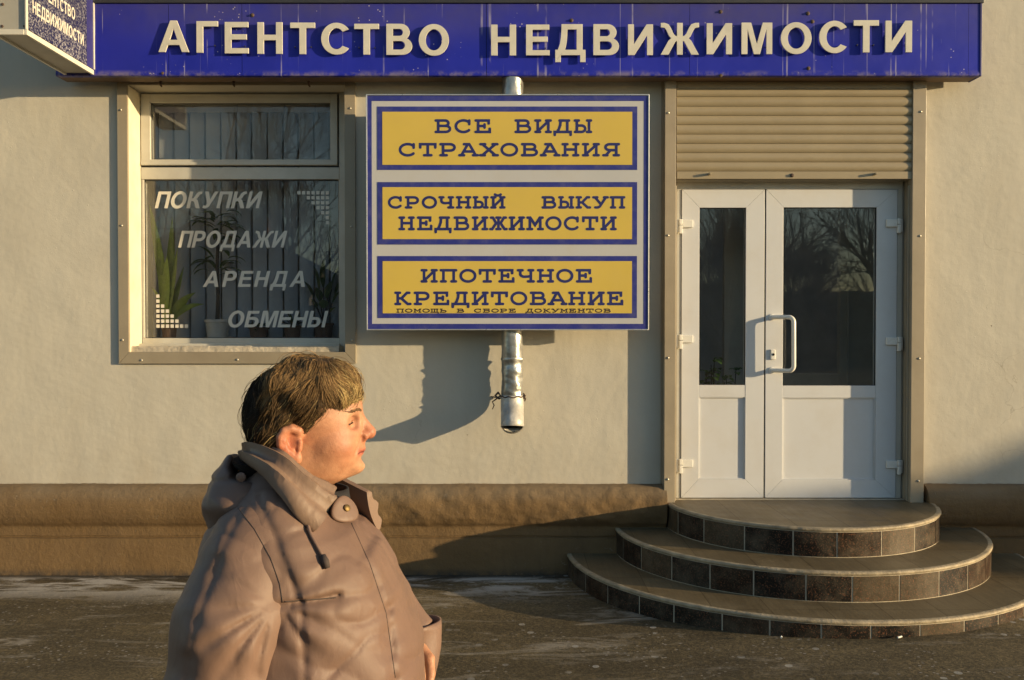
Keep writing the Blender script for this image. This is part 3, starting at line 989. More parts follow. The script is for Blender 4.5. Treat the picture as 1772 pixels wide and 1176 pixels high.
# ------------------------------------------------------------------ door and roller shutter
def build_door():
    y = DY
    fr = MB()
    x0, x1, zt = X(1171, y), X(1561, y), Z(319, y)
    L0, L1, R0, R1 = X(1179.5, y), X(1322.3, y), X(1325, y), X(1551.5, y)
    Zt, Zb = Z(327.5, y), Z(861, y)
    fr.box(x0, L0 - .003, y + .006, y + .08, FLOOR + .001, Zt + .003)
    fr.box(R1 + .003, x1, y + .006, y + .08, FLOOR + .001, Zt + .003)
    fr.box(x0, x1, y + .006, y + .08, Zt + .0035, zt + .06)
    fr.box(DX0 + .002, x0 - .002, y + .02, y + .1, FLOOR + .001, DZ1 - .002)
    fr.box(x1 + .002, DX1 - .002, y + .02, y + .1, FLOOR + .001, DZ1 - .002)
    fr.build('door_frame', M['pvc_dirty'], bld, bevel=.002)
    th = MB().box(DX0 + .003, DX1 - .003, .012, .40, FLOOR - .018, FLOOR - .002)
    th.build('threshold', M['grout'], bld)

    def leaf(a, b, gx0, gx1, gz0, gz1, px0, px1, pz0, pz1, mz0, mz1, lab):
        m = MB()
        th = .055
        def mitre(pts):
            v = [(q[0], y, q[1]) for q in pts] + [(q[0], y + th, q[1]) for q in pts]
            k = len(pts)
            m.add(v, [tuple(range(k)), tuple(range(2 * k - 1, k - 1, -1))] + [(i, i + k, (i + 1) % k + k, (i + 1) % k) for i in range(k)])
        s = .0006
        ga, gb = (gx0 + px0) / 2, (gx1 + px1) / 2
        ga, gb = gx0, gx1
        mitre([(a, Zb), (ga - s, pz0 + s * 0), (ga - s, gz1), (a, Zt)])
        mitre([(b, Zt), (gb + s, gz1), (gb + s, pz0), (b, Zb)])
        mitre([(a + s, Zt), (ga, gz1), (gb, gz1), (b - s, Zt)])
        mitre([(a + s, Zb), (b - s, Zb), (gb, pz0), (ga, pz0)])
        m.box(ga, gb, y + .0015, y + th, mz0, mz1)
        o = m.build('door_leaf', M['pvc'], bld, bevel=.0016)
        if lab: o["label"] = lab
        g = MB().box(ga - .0, gb + .0, y + .022, y + .028, mz1 + .0, gz1)
        g.build('door_pane', M['doorglass'], o)
        k = MB()
        e = .0035
        for c, d in ((mz1, gz1),):
            k.box(ga + .0003, ga + e, y + .008, y + .021, c, d)
            k.box(gb - e, gb - .0003, y + .008, y + .021, c, d)
            k.box(ga + e, gb - e, y + .008, y + .021, d - e, d - .0003)
            k.box(ga + e, gb - e, y + .008, y + .021, c + .0003, c + e)
        k.build('gasket', M['gasket'], o)
        p = MB()
        p.box(ga + .0005, gb - .0005, y + .016, y + .034, pz0 + .0005, mz0 - .0005)
        p.build('door_panel', M['pvc'], o)
        bd = MB()
        e = .006
        for aa, bb, cc, dd in ((ga + .0004, ga + e, pz0, mz0), (gb - e, gb - .0004, pz0, mz0), (ga + e, gb - e, pz0 + .0004, pz0 + e), (ga + e, gb - e, mz0 - e, mz0 - .0004)):
            bd.box(aa, bb, y + .006, y + .0155, cc, dd)
        bd.build('glazing_bead', M['pvc'], o, bevel=.001)
        return o
    l = leaf(L0, L1, X(1210, y), X(1290, y), Z(666, y), Z(359, y), X(1209, y), X(1290, y), Z(829, y), Z(688, y), Z(687, y), Z(666, y), 'narrow white left door leaf')
    r = leaf(R0, R1, X(1355, y), X(1516, y), Z(667, y), Z(358.5, y), X(1354, y), X(1516, y), Z(830, y), Z(689, y), Z(688, y), Z(667, y), 'wide white right door leaf')
    sl = MB().box(L1 + .0008, R0 - .0008, y + .012, y + .05, Zb + .001, Zt - .001)
    sl.build('door_seal', M['gasket'], bld)

    def hinge(px, py, side, par):
        m = MB()
        p = W(px, py, y)
        s = side
        # horizontal leaf on the sash, upright barrel by the frame, two caps
        m.box(p.x, p.x + s * .072, y - .019, y - .0005, p.z - .026, p.z + .026)
        m.box(p.x - s * .022, p.x - s * .001, y - .026, y - .002, p.z - .068, p.z - .012)
        m.box(p.x - s * .022, p.x - s * .001, y - .026, y - .002, p.z - .010, p.z + .03)
        m.box(p.x - s * .0405, p.x - s * .0225, y - .010, y + .004, p.z - .06, p.z + .028)
        m.build('hinge', M['white'], par, bevel=.004, seg=3)
    for py in (387, 586, 801): hinge(1180, py, 1, l)
    for py in (386, 590, 803): hinge(1551, py, -1, r)
    # pull handle: a tube whose arms lean out to the right
    a, b = W(1336, 548.5, y), W(1336, 640.5, y)
    off = Vector((.118, -.092, 0))
    pts = []
    z0, z1 = a.z, b.z
    rr = .035
    base0, base1 = Vector((a.x, y - .002, z0)), Vector((b.x, y - .002, z1))
    o_n = off.normalized()
    def arc(c, u, v, n=7): return [c + u * math.cos(t) + v * math.sin(t) for t in [math.pi / 2 * k / n for k in range(n + 1)]]
    zu = Vector((0, 0, 1))
    far0, far1 = base0 + off, base1 + off
    c0 = far0 - o_n * rr - zu * rr
    c1 = far1 - o_n * rr + zu * rr
    pts = [base0, base0 + o_n * .03, base0 + o_n * .07] + arc(c0, zu * rr, o_n * rr) + [(far0 * .5 + far1 * .5)] + arc(c1, o_n * rr, -zu * rr) + [base1 + o_n * .07, base1 + o_n * .03, base1]
    h = MB().tube(pts, .0145, 16)
    for q in (base0, base1):
        h.lathe((q.x, y, q.z), [(.021, .0005), (.021, .008), (.016, .0095)], 18, 'y')
    h.build('pull_handle', M['white'], r, smooth=True, sharp=40)
    lk = MB()
    p = W(1337, 613, y)
    lk.box(p.x - .017, p.x + .017, y - .012, y - .0005, p.z - .035, p.z + .035)
    ol = lk.build('lock', M['white'], r, bevel=.008, seg=3)
    MB().lathe((p.x + .002, y - .012, p.z), [(.0085, .0002), (.0085, .003), (.0075, .0032)], 14, 'y').box(p.x - .0005, p.x + .0045, y - .0158, y - .0153, p.z - .006, p.z + .006).build('key_cylinder', M['inside'], r, smooth=True, sharp=30)
    # the second, inner door seen through the glass
    q = MB()
    yi = 1.25
    gx = [X(1200, yi), X(1234, yi), X(1253, yi), X(1300, yi), X(1330, yi), X(1345, yi), X(1453, yi), X(1476, yi), X(1480, yi), X(1540, yi)]
    q.box(gx[2], gx[3], yi, yi + .06, FLOOR, 2.75)
    q.box(gx[6], gx[9], yi, yi + .06, FLOOR, 2.75)
    q.box(gx[6] + .06, gx[6] + .075, yi - .02, yi - .001, FLOOR, 2.75)
    q.box(gx[3] + .001, gx[6] - .001, yi, yi + .06, FLOOR, Z(646, yi))
    q.box(.6, gx[2] - .001, yi, yi + .06, FLOOR, Z(668, yi))
    q.box(gx[3] + .001, gx[6] - .001, yi, yi + .06, 2.6, 3.1)
    q.build('inner_door', M['pvc_dirty'], bld, bevel=.003)


build_door()


def build_shutter():
    ys = -.064
    g0, g1 = X(1169.5, ys), X(1578, ys)
    m = MB()
    rows = [152, 167, 183.5, 199.5, 215.5, 231.8, 248, 264, 280, 295.8]
    for a, b in zip(rows[:-1], rows[1:]):
        zt, zb = Z(a, ys) - .0015, Z(b, ys) + .0015
        n = 8
        vs, fs = [], []
        for k in range(n + 1):
            t = k / n
            bul = .0105 * math.sin(math.pi * min(1, t * 1.0)) ** .7
            z = zt + (zb - zt) * t
            vs += [(g0 + .002, ys - bul + .004, z), (g1 - .002, ys - bul + .004, z)]
        vs += [(g0 + .002, ys + .008, zt), (g1 - .002, ys + .008, zt), (g0 + .002, ys + .008, zb), (g1 - .002, ys + .008, zb)]
        for k in range(n): fs.append((2 * k, 2 * k + 2, 2 * k + 3, 2 * k + 1))
        e = 2 * (n + 1)
        fs += [(e, 0, 1, e + 1), (2 * n, e + 2, e + 3, 2 * n + 1)]
        m.add(vs, fs)
    m.box(g0 + .002, g1 - .002, ys + .0085, ys + .011, Z(297, ys), Z(140, ys))
    o = m.build('roller_shutter', M['slat'], bld, smooth=True, sharp=40)
    b = MB().box(g0 + .003, g1 - .003, ys - .006, ys + .012, Z(309.5, ys), Z(296.6, ys))
    bb = b.build('bottom_bar', M['slat'], o, bevel=.002)
    for px in (1229.5, 1517):
        p = W(px, 299.5, ys - .04)
        t = MB().tube([(p.x, ys - .0065, p.z), (p.x, ys - .038, p.z), (p.x, ys - .041, p.z)], [.0085, .0085, .0075], 14)
        t.tube([(p.x, ys - .0405, p.z), (p.x, ys - .0416, p.z)], .004, 10)
        t.build('pull_pin', M['slat'], o, smooth=True, sharp=40)
    p = W(1371, 303, ys - .01)
    MB().lathe((p.x, ys - .0062, p.z), [(.013, .0), (.013, .004), (.009, .006), (.009, .012), (.006, .013)], 16, 'y').build('shutter_lock', M['wire'], o, smooth=True, sharp=40)
    for a, b_, bot in ((1150, 1169, 868), (1577.5, 1600.5, 869)):
        yf = -.08
        xa, xb = X(a, yf), X(b_, yf)
        r = MB().box(xa, xb, yf, -.0006, FLOOR - .012, Z(133, yf) + .03)
        # a thin returned lip towards the opening
        s = 1 if a < 1300 else -1
        xi = xb if s > 0 else xa
        r.box(xi - s * .0005, xi + s * .012, -.045, -.038, FLOOR + .0, 2.6)
        ro = r.build('guide_rail', M['rail'], o, bevel=.0018)
        pxs = (1156.5, 1156, 1156, 1155.5) if a < 1300 else (1593.5, 1592, 1590.5, 1589)
        screws(ro, list(zip(pxs, ((195, 407, 619, 829) if a < 1300 else (193, 408, 620, 832)))), yf, .007)
    xr = X(1577.5, -.08)
    jm = MB()
    jm.box(xr + .001, DX1 + .004, DY - .03, DY + .019, FLOOR, DZ1 + .0)
    jm.build('door_jamb', M['rail'], bld, bevel=.0015)
    # beige lip on the wall left of the door
    lp = MB().box(X(1143, 0), X(1150, -.01) - .002, -.014, -.0006, .605, Z(135, -.01) + .05)
    lp.build('wall_lip', M['rail'], bld, bevel=.0015)
    bx = MB().box(g0 - .002, g1 + .002, ys + .012, -.001, Z(150, ys), Z(130, ys) + .06)
    bx.build('shutter_box', M['rail'], o)


build_shutter()


# ------------------------------------------------------------------ entrance steps
def build_steps():
    st = thing('entrance_steps', 'three half round stone steps faced with dark granite tiles below the white door', 'steps', (1.965, -.5, .05))
    CX = [1.918, 1.893, 1.873]
    tops = [FLOOR - .0045, .317, .147]
    A = [.882, 1.198, 1.500]
    B = [.845, 1.145, 1.455]
    bots = [.317, .147, .02]
    wid = [.262, .262, .255]
    r2 = random.Random(5)
    cur = [0]
    def pt(a, b, t, grow=0.):
        return Vector((CX[cur[0]] + (a + grow) * math.cos(t), -.001 - (b + grow) * math.sin(t), 0))
    for s in range(3):
        cur[0] = s
        a, b = A[s], B[s]
        th = .022
        # equal arc lengths from right (t=0) to left (t=pi)
        N = 720
        P = [pt(a, b, math.pi * k / N) for k in range(N + 1)]
        cum = [0]
        for k in range(N): cum.append(cum[-1] + (P[k + 1] - P[k]).length)
        def at(sv, grow=0.):
            k = max(0, min(N - 1, int(np.searchsorted(cum, sv)) - 1))
            t = math.pi * (k + (sv - cum[k]) / (cum[k + 1] - cum[k])) / N
            return pt(a, b, t, grow)
        total = cum[-1]
        step = thing_part('step', st)
        core = MB()
        K = 120
        ring = [at(total * k / K, -.0016) for k in range(K + 1)]
        for k in range(K):
            p, q = ring[k], ring[k + 1]
            core.add([(p.x, p.y, bots[s] - .1), (q.x, q.y, bots[s] - .1), (q.x, q.y, tops[s] - th - .001), (p.x, p.y, tops[s] - th - .001)], [(3, 2, 1, 0)])
        core.build('grout', M['grout'], step)
        tiles = MB()
        n = round(total / wid[s])
        off = r2.random() * .1
        edges = [0] + [total * (k + off + r2.uniform(-.05, .05)) / n for k in range(1, n)] + [total]
        zb, zt = bots[s] + (.004 if s < 2 else -.1), tops[s] - th - .004
        for k in range(n):
            s0, s1 = edges[k] + .0042, edges[k + 1] - .0042
            kind = r2.random()
            if kind < .55: col = (.012, .011, .009)
            elif kind < .86: col = (.028, .017, .010)
            else: col = (.075, .056, .034)
            u = s0 / total
            if u < .06: col = mul(col, .8)
            j = r2.uniform(.85, 1.2)
            col = mul(col, j * .8)
            sub = 5
            vs, fs = [], []
            g = r2.uniform(.0, .0014)
            for i in range(sub + 1):
                f = at(s0 + (s1 - s0) * i / sub, g)
                h = at(s0 + (s1 - s0) * i / sub, -.008)
                vs += [(f.x, f.y, zb), (f.x, f.y, zt), (h.x, h.y, zb), (h.x, h.y, zt)]
            for i in range(sub):
                o = 4 * i
                fs += [(o, o + 1, o + 5, o + 4), (o + 1, o + 3, o + 7, o + 5), (o, o + 4, o + 6, o + 2)]
            fs += [(0, 2, 3, 1), (4 * sub, 4 * sub + 1, 4 * sub + 3, 4 * sub + 2)]
            tiles.add(vs, fs, col)
        tiles.build('riser_tiles', M['granite'], step)
        # tread slab with a worn, slightly rounded rim
        K = 200
        prof = [(-.02, 0), (-.001, -.0005), (.005, -.003), (.008, -.009), (.006, -.018), (.0, -th)]
        rim = MB()
        vs, fs = [], []
        for k in range(K + 1):
            sv = total * k / K
            w = .002 * mnoise.noise((sv * 14, s * 3, 1)) + .0012 * mnoise.noise((sv * 50, s * 3, 1))
            chip = max(0, mnoise.noise((sv * 9, s * 5, 4)) - .42) * .02
            for (g, dz) in prof:
                p = at(sv, g + w * (g > -.015) - chip * (g > .003))
                vs.append((p.x, p.y, tops[s] + dz - chip * .3 * (g > .003)))
        m = len(prof)
        for k in range(K):
            for j in range(m - 1): fs.append((k * m + j, k * m + j + 1, (k + 1) * m + j + 1, (k + 1) * m + j))
        rim.add(vs, fs).build('nosing', M['nosing'], step, smooth=True, sharp=60)
        tr = MB()
        vs = []
        for k in range(K + 1):
            p = at(total * k / K, -.02)
            vs.append((p.x, p.y, tops[s]))
        # back edge: towards the wall, or into the door opening on the top step
        if s == 0: vs += [(DX0 + .003, -.001, tops[s]), (DX0 + .003, .0115, tops[s]), (DX1 - .003, .0115, tops[s]), (DX1 - .003, -.001, tops[s])]
        c = len(vs)
        top = list(range(c))
        tr.add(vs, [tuple(reversed(top))])
        tr.build('tread', M['tread'], step)


def thing_part(name, parent):
    o = bpy.data.objects.new(name, None)
    COL.objects.link(o)
    o.empty_display_size = .05
    o.parent = parent
    o.matrix_parent_inverse = Matrix.Translation(-parent_loc(parent))
    return o


build_steps()


# ------------------------------------------------------------------ long blue sign with raised letters
def build_fascia():
    y0, y1 = -.20, -.05
    xa, xb = X(100, y0), X(1691.5, y0)
    zb, zt = Z(131.5, y0), Z(6, y0)
    t = thing('fascia_sign', 'long blue sheet metal sign with raised cream letters above window and door', 'sign', (.2, -.12, zb))
    seams = [xa, X(295, y0), X(421, y0), X(842, y0), X(1192, y0), X(1437, y0), X(1672, y0)]
    m = MB()
    for a, b in zip(seams, seams[1:] + [xb]):
        big = a in (seams[0], seams[3]) or b in (seams[3],)
        g = .0016 if big else .0008
        # one sheet, folded back along its lower edge with a rounded bend
        pr = [(y1, zt), (y0, zt), (y0 - .001, zb + .03), (y0 - .004, zb + .022), (y0 - .005, zb + .010), (y0 - .003, zb + .003), (y0 + .004, zb), (y0 + .03, zb)]
        vs = [(a + g, *p) for p in pr] + [(b - g, *p) for p in pr]
        k = len(pr)
        m.add(vs, [(i, i + 1, k + i + 1, k + i) for i in range(k - 1)])
    m.build('sheet_panel', M['fascia'], t, smooth=True, sharp=35)
    MB().box(xa, xb - .004, y0 + .0305, y1, zb + .002, zb + .008).box(xa, xb, y1 - .01, y1 - .002, zb + .009, zt).build('soffit', M['soffit'], t)
    MB().box(xa, xb - .01, y0 + .006, y0 + .02, zb + .012, zt - .004).build('seam_shade_sheet', M['inside'], t)  # near-black sheet paints the shade showing through the panel seams
    MB().box(xb - .001, xb + .012, y0 - .006, y1, zb - .001, zt + .02).build('end_cap', M['navy'], t, bevel=.002)
    MB().box(xa, xb + .02, y0 - .012, .0, zt + .002, zt + .022).box(xa, xb + .02, y0 - .002, .0, zt + .0225, zt + .09).build('top_shade_cap', M['darktrim'], t, bevel=.002)  # dark cap stands in for the shadow gap above the sign
    # raised letters
    rows = [('А', 276.6, 329.7, 34.9, 89.7), ('Г', 342.6, 379.5, 36, 90.8), ('Е', 391.2, 432.3, 37.4, 92), ('Н', 447.2, 490.6, 37.8, 92.8), ('Т', 503.8, 546.8, 38.6, 93.3),
            ('С', 557.3, 604.7, 38.8, 94), ('Т', 614.1, 656.8, 40.6, 94.1), ('В', 669.5, 714, 40.6, 94.5), ('О', 725.4, 777.3, 41, 96),
            ('Н', 849.8, 893, 42, 95.6), ('Е', 910.1, 950.7, 42, 95.3), ('Д', 960.3, 1012.5, 41.2, 95), ('В', 1026, 1070.4, 41.2, 95), ('И', 1085.6, 1128.8, 41.5, 95),
            ('Ж', 1142, 1208, 39, 94.3), ('И', 1221, 1265, 39.5, 93.6), ('М', 1281.2, 1334.2, 38.6, 93.3), ('О', 1348.9, 1401.9, 37.9, 93.2), ('С', 1415, 1462.5, 35.4, 91.6),
            ('Т', 1474.1, 1517.8, 34.4, 90.3), ('И', 1528.8, 1575, 35.2, 90)]
    yf = y0 - .027
    for ch, a, b, c, d in rows:
        v, f = glyph_mesh(ch)
        gx0, gx1 = min(p[0] for p in v), max(p[0] for p in v)
        r0, r1 = (-.02, 1.02) if ch in 'СО' else (0, 1)
        xa_, xb_ = X(a, yf), X(b, yf)
        za, zc = Z(d, yf), Z(c, yf)
        fx = lambda x: xa_ + (x - gx0) / (gx1 - gx0) * (xb_ - xa_)
        fz = lambda z: za + (z - r0) / (r1 - r0) * (zc - za)
        vs, fs = solid_glyph(v, f, lambda x, z: (fx(x), yf, fz(z)), lambda x, z: (fx(x), yf + .010, fz(z)))
        o = MB().add(vs, fs).build('letter', M['letter'], t, bevel=.0015)
        for u in (.18, .82):
            MB().tube([(xa_ + u * (xb_ - xa_), yf + .009, za + .25 * (zc - za)), (xa_ + u * (xb_ - xa_), y0 + .0, za + .25 * (zc - za))], .004, 8).build('standoff_pin', M['darktrim'], o, smooth=True, sharp=40)
    for px, py in ((437, 26), (989, 35), (1247, 20), (1406, 37), (1398, 23), (282, 127), (1247, 130), (1399, 118)):
        p = W(px, py, y0)
        MB().lathe((p.x, y0, p.z), [(.013, -.001), (.013, .003), (.007, .006), (.006, .012)], 8, 'y').build('bolt', M['wire'], t, smooth=True, sharp=40)
    for px in (279, 405, 535):
        p = W(px, 139, -.06)
        MB().tube([(p.x, -.07, zb + .002), (p.x, -.07, zb - .02), (p.x + .008, -.075, zb - .035)], [.008, .008, .005], 8).build('hanger', M['wire'], t, smooth=True)


build_fascia()


# ------------------------------------------------------------------ box sign standing out from the wall
def build_box_sign():
    xr, th = -2.705, .185
    xl = xr - th
    yb, yf = -.21, -1.02
    z0, z1 = Z(130, -.2) - .0, 4.25
    t = thing('projecting_sign', 'grey box sign standing out from the wall with peeling dark blue lettered side', 'sign', (xr - th / 2, -.6, z0))
    b = MB()
    b.box(xl + .012, xr - .012, yf + .012, yb, z0 + .012, z1)
    b.build('sign_box', M['greymetal'], t)
    fr = MB()
    fr.box(xr - .0125, xr + .004, yf, yb, z0, z0 + .030)              # light angle iron along the edges
    fr.box(xl - .004, xl + .0125, yf, yb, z0, z0 + .035)
    fr.box(xr - .007, xr + .003, yf - .003, yf + .016, z0 + .0305, z1)
    fr.box(xl - .004, xl + .008, yf - .003, yf + .016, z0 + .0355, z1)
    fr.box(xl + .013, xr - .013, yf - .003, yf + .0115, z0, z0 + .03)
    fr.box(xr - .02, xr + .006, yb - .0, yb + .012, z0 + .036, z1)
    fr.build('angle_frame', M['letter'], t, bevel=.002)
    p = MB().box(xr - .0115, xr + .0005, yf + .0235, yb - .09, z0 + .036, z1)
    p.build('blue_side', M['peel'], t)
    p = MB().box(xr - .0115, xr + .0003, yb - .0895, yb - .001, z0 + .036, z1)
    p.build('side_strip', M['navy'], t)
    for text, ya, yb_, zb, cap in (("НЕДВИЖИМОСТИ", -.955, -.345, 3.432, .072), ("АГЕНТСТВО", -.87, -.455, 3.555, .072), ):
        gl = [glyph_mesh(ch) for ch in text]
        xo, pos = 0, []
        for v, _ in gl:
            a, b2 = min(q[0] for q in v), max(q[0] for q in v)
            pos.append(xo - a)
            xo += b2 - a + .13
        tot = xo - .13
        L = MB()
        for (v, f), p0 in zip(gl, pos):
            L.add([(xr + .0018, ya + (q[0] + p0) / tot * (yb_ - ya), zb + q[1] * cap) for q in v], f)
        L.build('sign_lettering', M['letter'], t)
    for px, py in ((3, 6), (41, 44), (2, 44)):
        q = W(px, py, yf)
        MB().lathe((q.x, yf + .0115, q.z), [(.008, 0), (.008, .004), (.004, .006)], 8, 'y').build('bolt', M['wire'], t, smooth=True, sharp=40)


build_box_sign()


# ------------------------------------------------------------------ board with three yellow panels
def build_board():
    yf = -.236
    P = lambda px, py: W(px, py, yf)
    t = thing('sign_board', 'square white and blue board with three yellow panels hanging before the downpipe', 'sign', (P(879, 573).x, -.22, P(879, 573).z))
    x0, x1, z0, z1 = P(633, 0).x, P(1124, 0).x, Z(571, yf), Z(163, yf)
    MB().box(x0 + .004, x1 - .004, yf, yf + .028, z0 + .004, z1 - .004).build('board', M['boardwhite'], t)
    e = MB()
    def ring(m, a, b, c, d, w, ya, yb):
        m.box(a, a + w, ya, yb, c, d)
        m.box(b - w, b, ya, yb, c, d)
        m.box(a + w + .0002, b - w - .0002, ya, yb, d - w, d)
        m.box(a + w + .0002, b - w - .0002, ya, yb, c, c + w)
    ring(e, x0, x1, z0, z1, .007, yf - .007, yf + .034)
    e.build('edge_strip', M['alu'], t, bevel=.0015)
    b = MB()
    ax, bx, cz, dz = X(644, yf), X(1113.5, yf), Z(560, yf), Z(174.5, yf)
    b.box(x0 + .0075, ax, yf - .0012, yf - .0001, z0 + .0075, z1 - .0075)
    b.box(bx, x1 - .0075, yf - .0012, yf - .0001, z0 + .0075, z1 - .0075)
    b.box(ax + .0001, bx - .0001, yf - .0012, yf - .0001, dz, z1 - .0075)
    b.box(ax + .0001, bx - .0001, yf - .0012, yf - .0001, z0 + .0075, cz)
    b.build('blue_border', M['boardblue'], t)
    for px in (700, 1040):
        for pz in (200, 540):
            q = P(px, pz)
            MB().box(q.x - .02, q.x + .02, yf + .0285, -.001, q.z - .015, q.z + .015).build('bracket', M['zinc'], t)
    for (bt, bb, yt, yb2, lines, lab) in (
        (184, 293.7, 193.2, 285, [("ВСЕ ВИДЫ", 751.5, 1023, 206, 230.5, .0088), ("СТРАХОВАНИЯ", 689.5, 1072, 247, 270.8, .0088)], 'topmost yellow panel'),
        (314.7, 422.8, 323.6, 413.5, [("СРОЧНЫЙ  ВЫКУП", 671, 1080.5, 339, 361, .0084), ("НЕДВИЖИМОСТИ", 689.5, 1066, 374, 398.5, .0088)], 'middle yellow panel'),
        (442.7, 550, 451.6, 541.8, [("ИПОТЕЧНОЕ", 727.5, 1025, 465, 489, .0088), ("КРЕДИТОВАНИЕ", 682, 1079, 504, 528, .0088), ("ПОМОЩЬ В СБОРЕ ДОКУМЕНТОВ", 686, 1057, 533.6, 540.8, .0033)], 'lowest yellow panel')):
        bp = MB().box(X(653.6, yf), X(1102, yf), yf - .002, yf - .0001, Z(bb, yf), Z(bt, yf)).build('blue_plate', M['boardblue'], t)
        yp = MB().box(X(662.5, yf), X(1093.3, yf), yf - .0032, yf - .0021, Z(yb2, yf), Z(yt, yf)).build('yellow_plate', M['yellow'], bp)
        for (tx, a, b2, c, d, hw) in lines:
            mb = slab_line(MB(), tx, X(a, yf), X(b2, yf), Z(d, yf), Z(c, yf), yf - .0036, hw)
            mb.build('board_lettering', M['printdark' if hw < .005 else 'print'], bp)


build_board()


# ------------------------------------------------------------------ downpipe
def build_pipe():
    x = X(886.5, -.128)
    yc, r = -.128, .070
    t = thing('downpipe', 'dented zinc rainwater downpipe with pale elbow spout hanging on the wall', 'downpipe', (x, -.1, Z(740, -.14)))
    def dented(m, path, r0, seed, n=40, amp=.004, squash=None):
        vs, fs = [], []
        for i, (c, ax_u, ax_v, rr) in enumerate(path):
            for k in range(n):
                a = 2 * math.pi * k / n
                d = Vector((math.cos(a), math.sin(a), 0))
                q = c + (ax_u * math.cos(a) + ax_v * math.sin(a)) * (rr + amp * mnoise.noise((math.cos(a) * 1.5 + seed, math.sin(a) * 1.5, c.z * 14)) + amp * .5 * mnoise.noise((math.cos(a) * 4 + seed, math.sin(a) * 4, c.z * 40)))
                vs.append(q)
        for i in range(len(path) - 1):
            for k in range(n):
                fs.append((i * n + k, (i + 1) * n + k, (i + 1) * n + (k + 1) % n, i * n + (k + 1) % n))
        m.add(vs, fs)
    ux, uy = Vector((1, 0, 0)), Vector((0, 1, 0))
    zj = Z(620, -.21)
    up = MB()
    zs = list(np.linspace(Z(131.5, -.2) + .02, zj - .015, 60))
    dented(up, [(Vector((x, yc, z)), ux, uy, r * (1.0 if z > zj + .05 else .985)) for z in zs], r, 1, amp=.005)
    up.build('pipe', M['zinc'], t, smooth=True)
    # crimped socket of the lower length
    lo = MB()
    zl = Z(690, -.21)
    path = []
    for i, z in enumerate(np.linspace(zj + .004, zl, 26)):
        e = (zj + .004 - z)
        rr = r * 1.03 + .005 * math.exp(-((e - .012) / .008) ** 2) - .005 * math.exp(-((e - .05) / .02) ** 2)
        path.append((Vector((x, yc, z)), ux, uy, rr))
    dented(lo, path, r, 4, amp=.008)
    lo.build('lower_pipe', M['zinc'], t, smooth=True)
    # elbow: bends out from the wall, cut level at its mouth
    el = MB()
    path = []
    bend = R(56)
    c = Vector((x, yc, zl + .02))
    path.append((Vector(c), ux, uy, r * 1.045))
    path.append((Vector(c) - Vector((0, 0, .02)), ux, uy, r * 1.04))
    c = c - Vector((0, 0, .03))
    n = 8
    for k in range(1, n + 1):
        a = bend * k / n
        d = Vector((0, -math.sin(a), -math.cos(a)))
        c = c + d * .0165
        path.append((Vector(c), ux, Vector((0, math.cos(a), -math.sin(a))), r * (1.03)))
    d = Vector((0, -math.sin(bend), -math.cos(bend)))
    v_ = Vector((0, math.cos(bend), -math.sin(bend)))
    for k in range(1, 5):
        c = c + d * .02
        path.append((Vector(c), ux, v_, r * 1.03))
    # slanting mouth
    vm = Vector((0, .86, .52)).normalized() * 1.16
    vm = Vector((0, .95, -.20))
    path.append((Vector(c + d * .02), ux, vm, r * 1.05))
    dented(el, path, r, 9, amp=.0025)
    eo = el.build('elbow_spout', M['zincpale'], t, smooth=True)
    so = eo.modifiers.new('wall', 'SOLIDIFY')
    so.thickness = .003
    so.offset = 1
    ins = MB()
    dented(ins, [(p[0], p[1], p[2], p[3] - .006) for p in path[:-1]], r, 9, amp=.0025)
    ins.build('pipe_inside', M['inside'], t, smooth=True)
    # wire clamp with loose ends
    cl = MB()
    zc = Z(687, -.21)
    K = 40
    cl.tube([(x + r * 1.10 * math.cos(2 * math.pi * k / K), yc + r * 1.10 * math.sin(2 * math.pi * k / K), zc + .004 * math.sin(5 * k)) for k in range(K + 1)], .0042, 8)
    q = lambda px, py, y: W(px, py, y)
    cl.tube([q(868, 689, -.13), q(862, 688, -.12), q(857, 684, -.1), q(862, 679, -.12), q(866, 684, -.14), q(859, 690, -.15), q(852, 695, -.155), q(855, 701, -.16), q(852, 708, -.16)], [.004, .005, .008, .008, .006, .005, .004, .004, .003], 7)
    cl.tube([q(864, 690, -.14), q(858, 687, -.06), q(850, 686, -.001)], [.005, .005, .004], 7)
    cl.tube([q(905, 690, -.15), q(909, 684, -.16), q(906, 680, -.15), q(909, 690, -.15), q(908, 694, -.14)], [.005, .007, .004, .007, .003], 7)
    cl.build('wire_clamp', M['wire'], t, smooth=True)


build_pipe()


# ------------------------------------------------------------------ inside the window: blind and plants
def build_blind():
    y = .46
    t = thing('vertical_blind', 'grey vertical slat blind hanging behind the shop window', 'blind', (X(415, y), y, Z(165, y)))
    xs = np.arange(X(236, y), X(612, y), .112)
    r = random.Random(3)
    for x in xs:
        a = R(r.uniform(4, 30))
        w = .098 / 2
        zt, zb = Z(150, y), Z(588, y)
        vs, fs = [], []
        N = 6
        for k in range(N + 1):
            u = -1 + 2 * k / N
            dx, dy = u * w * math.cos(a), u * w * math.sin(a) - .006 * (1 - u * u)
            for yy in (0, .0012): vs += [(x + dx, y + dy + yy, zt), (x + dx, y + dy + yy, zb)]
        for k in range(N):
            o = 4 * k
            fs += [(o, o + 1, o + 5, o + 4), (o + 2, o + 6, o + 7, o + 3)]
        MB().add(vs, fs).build('slat', M['blind'], t, smooth=True)
    MB().box(xs[0] - .1, xs[-1] + .1, y - .02, y + .03, Z(150, y) + .002, Z(150, y) + .04).build('head_rail', M['pvc_dirty'], t)
    sb = MB().box(X(225, .3), X(605, .3), .262, .44, WZ0 - .02, Z(588, .3))
    sb.build('inner_sill', M['pvc_dirty'], bld)


build_blind()


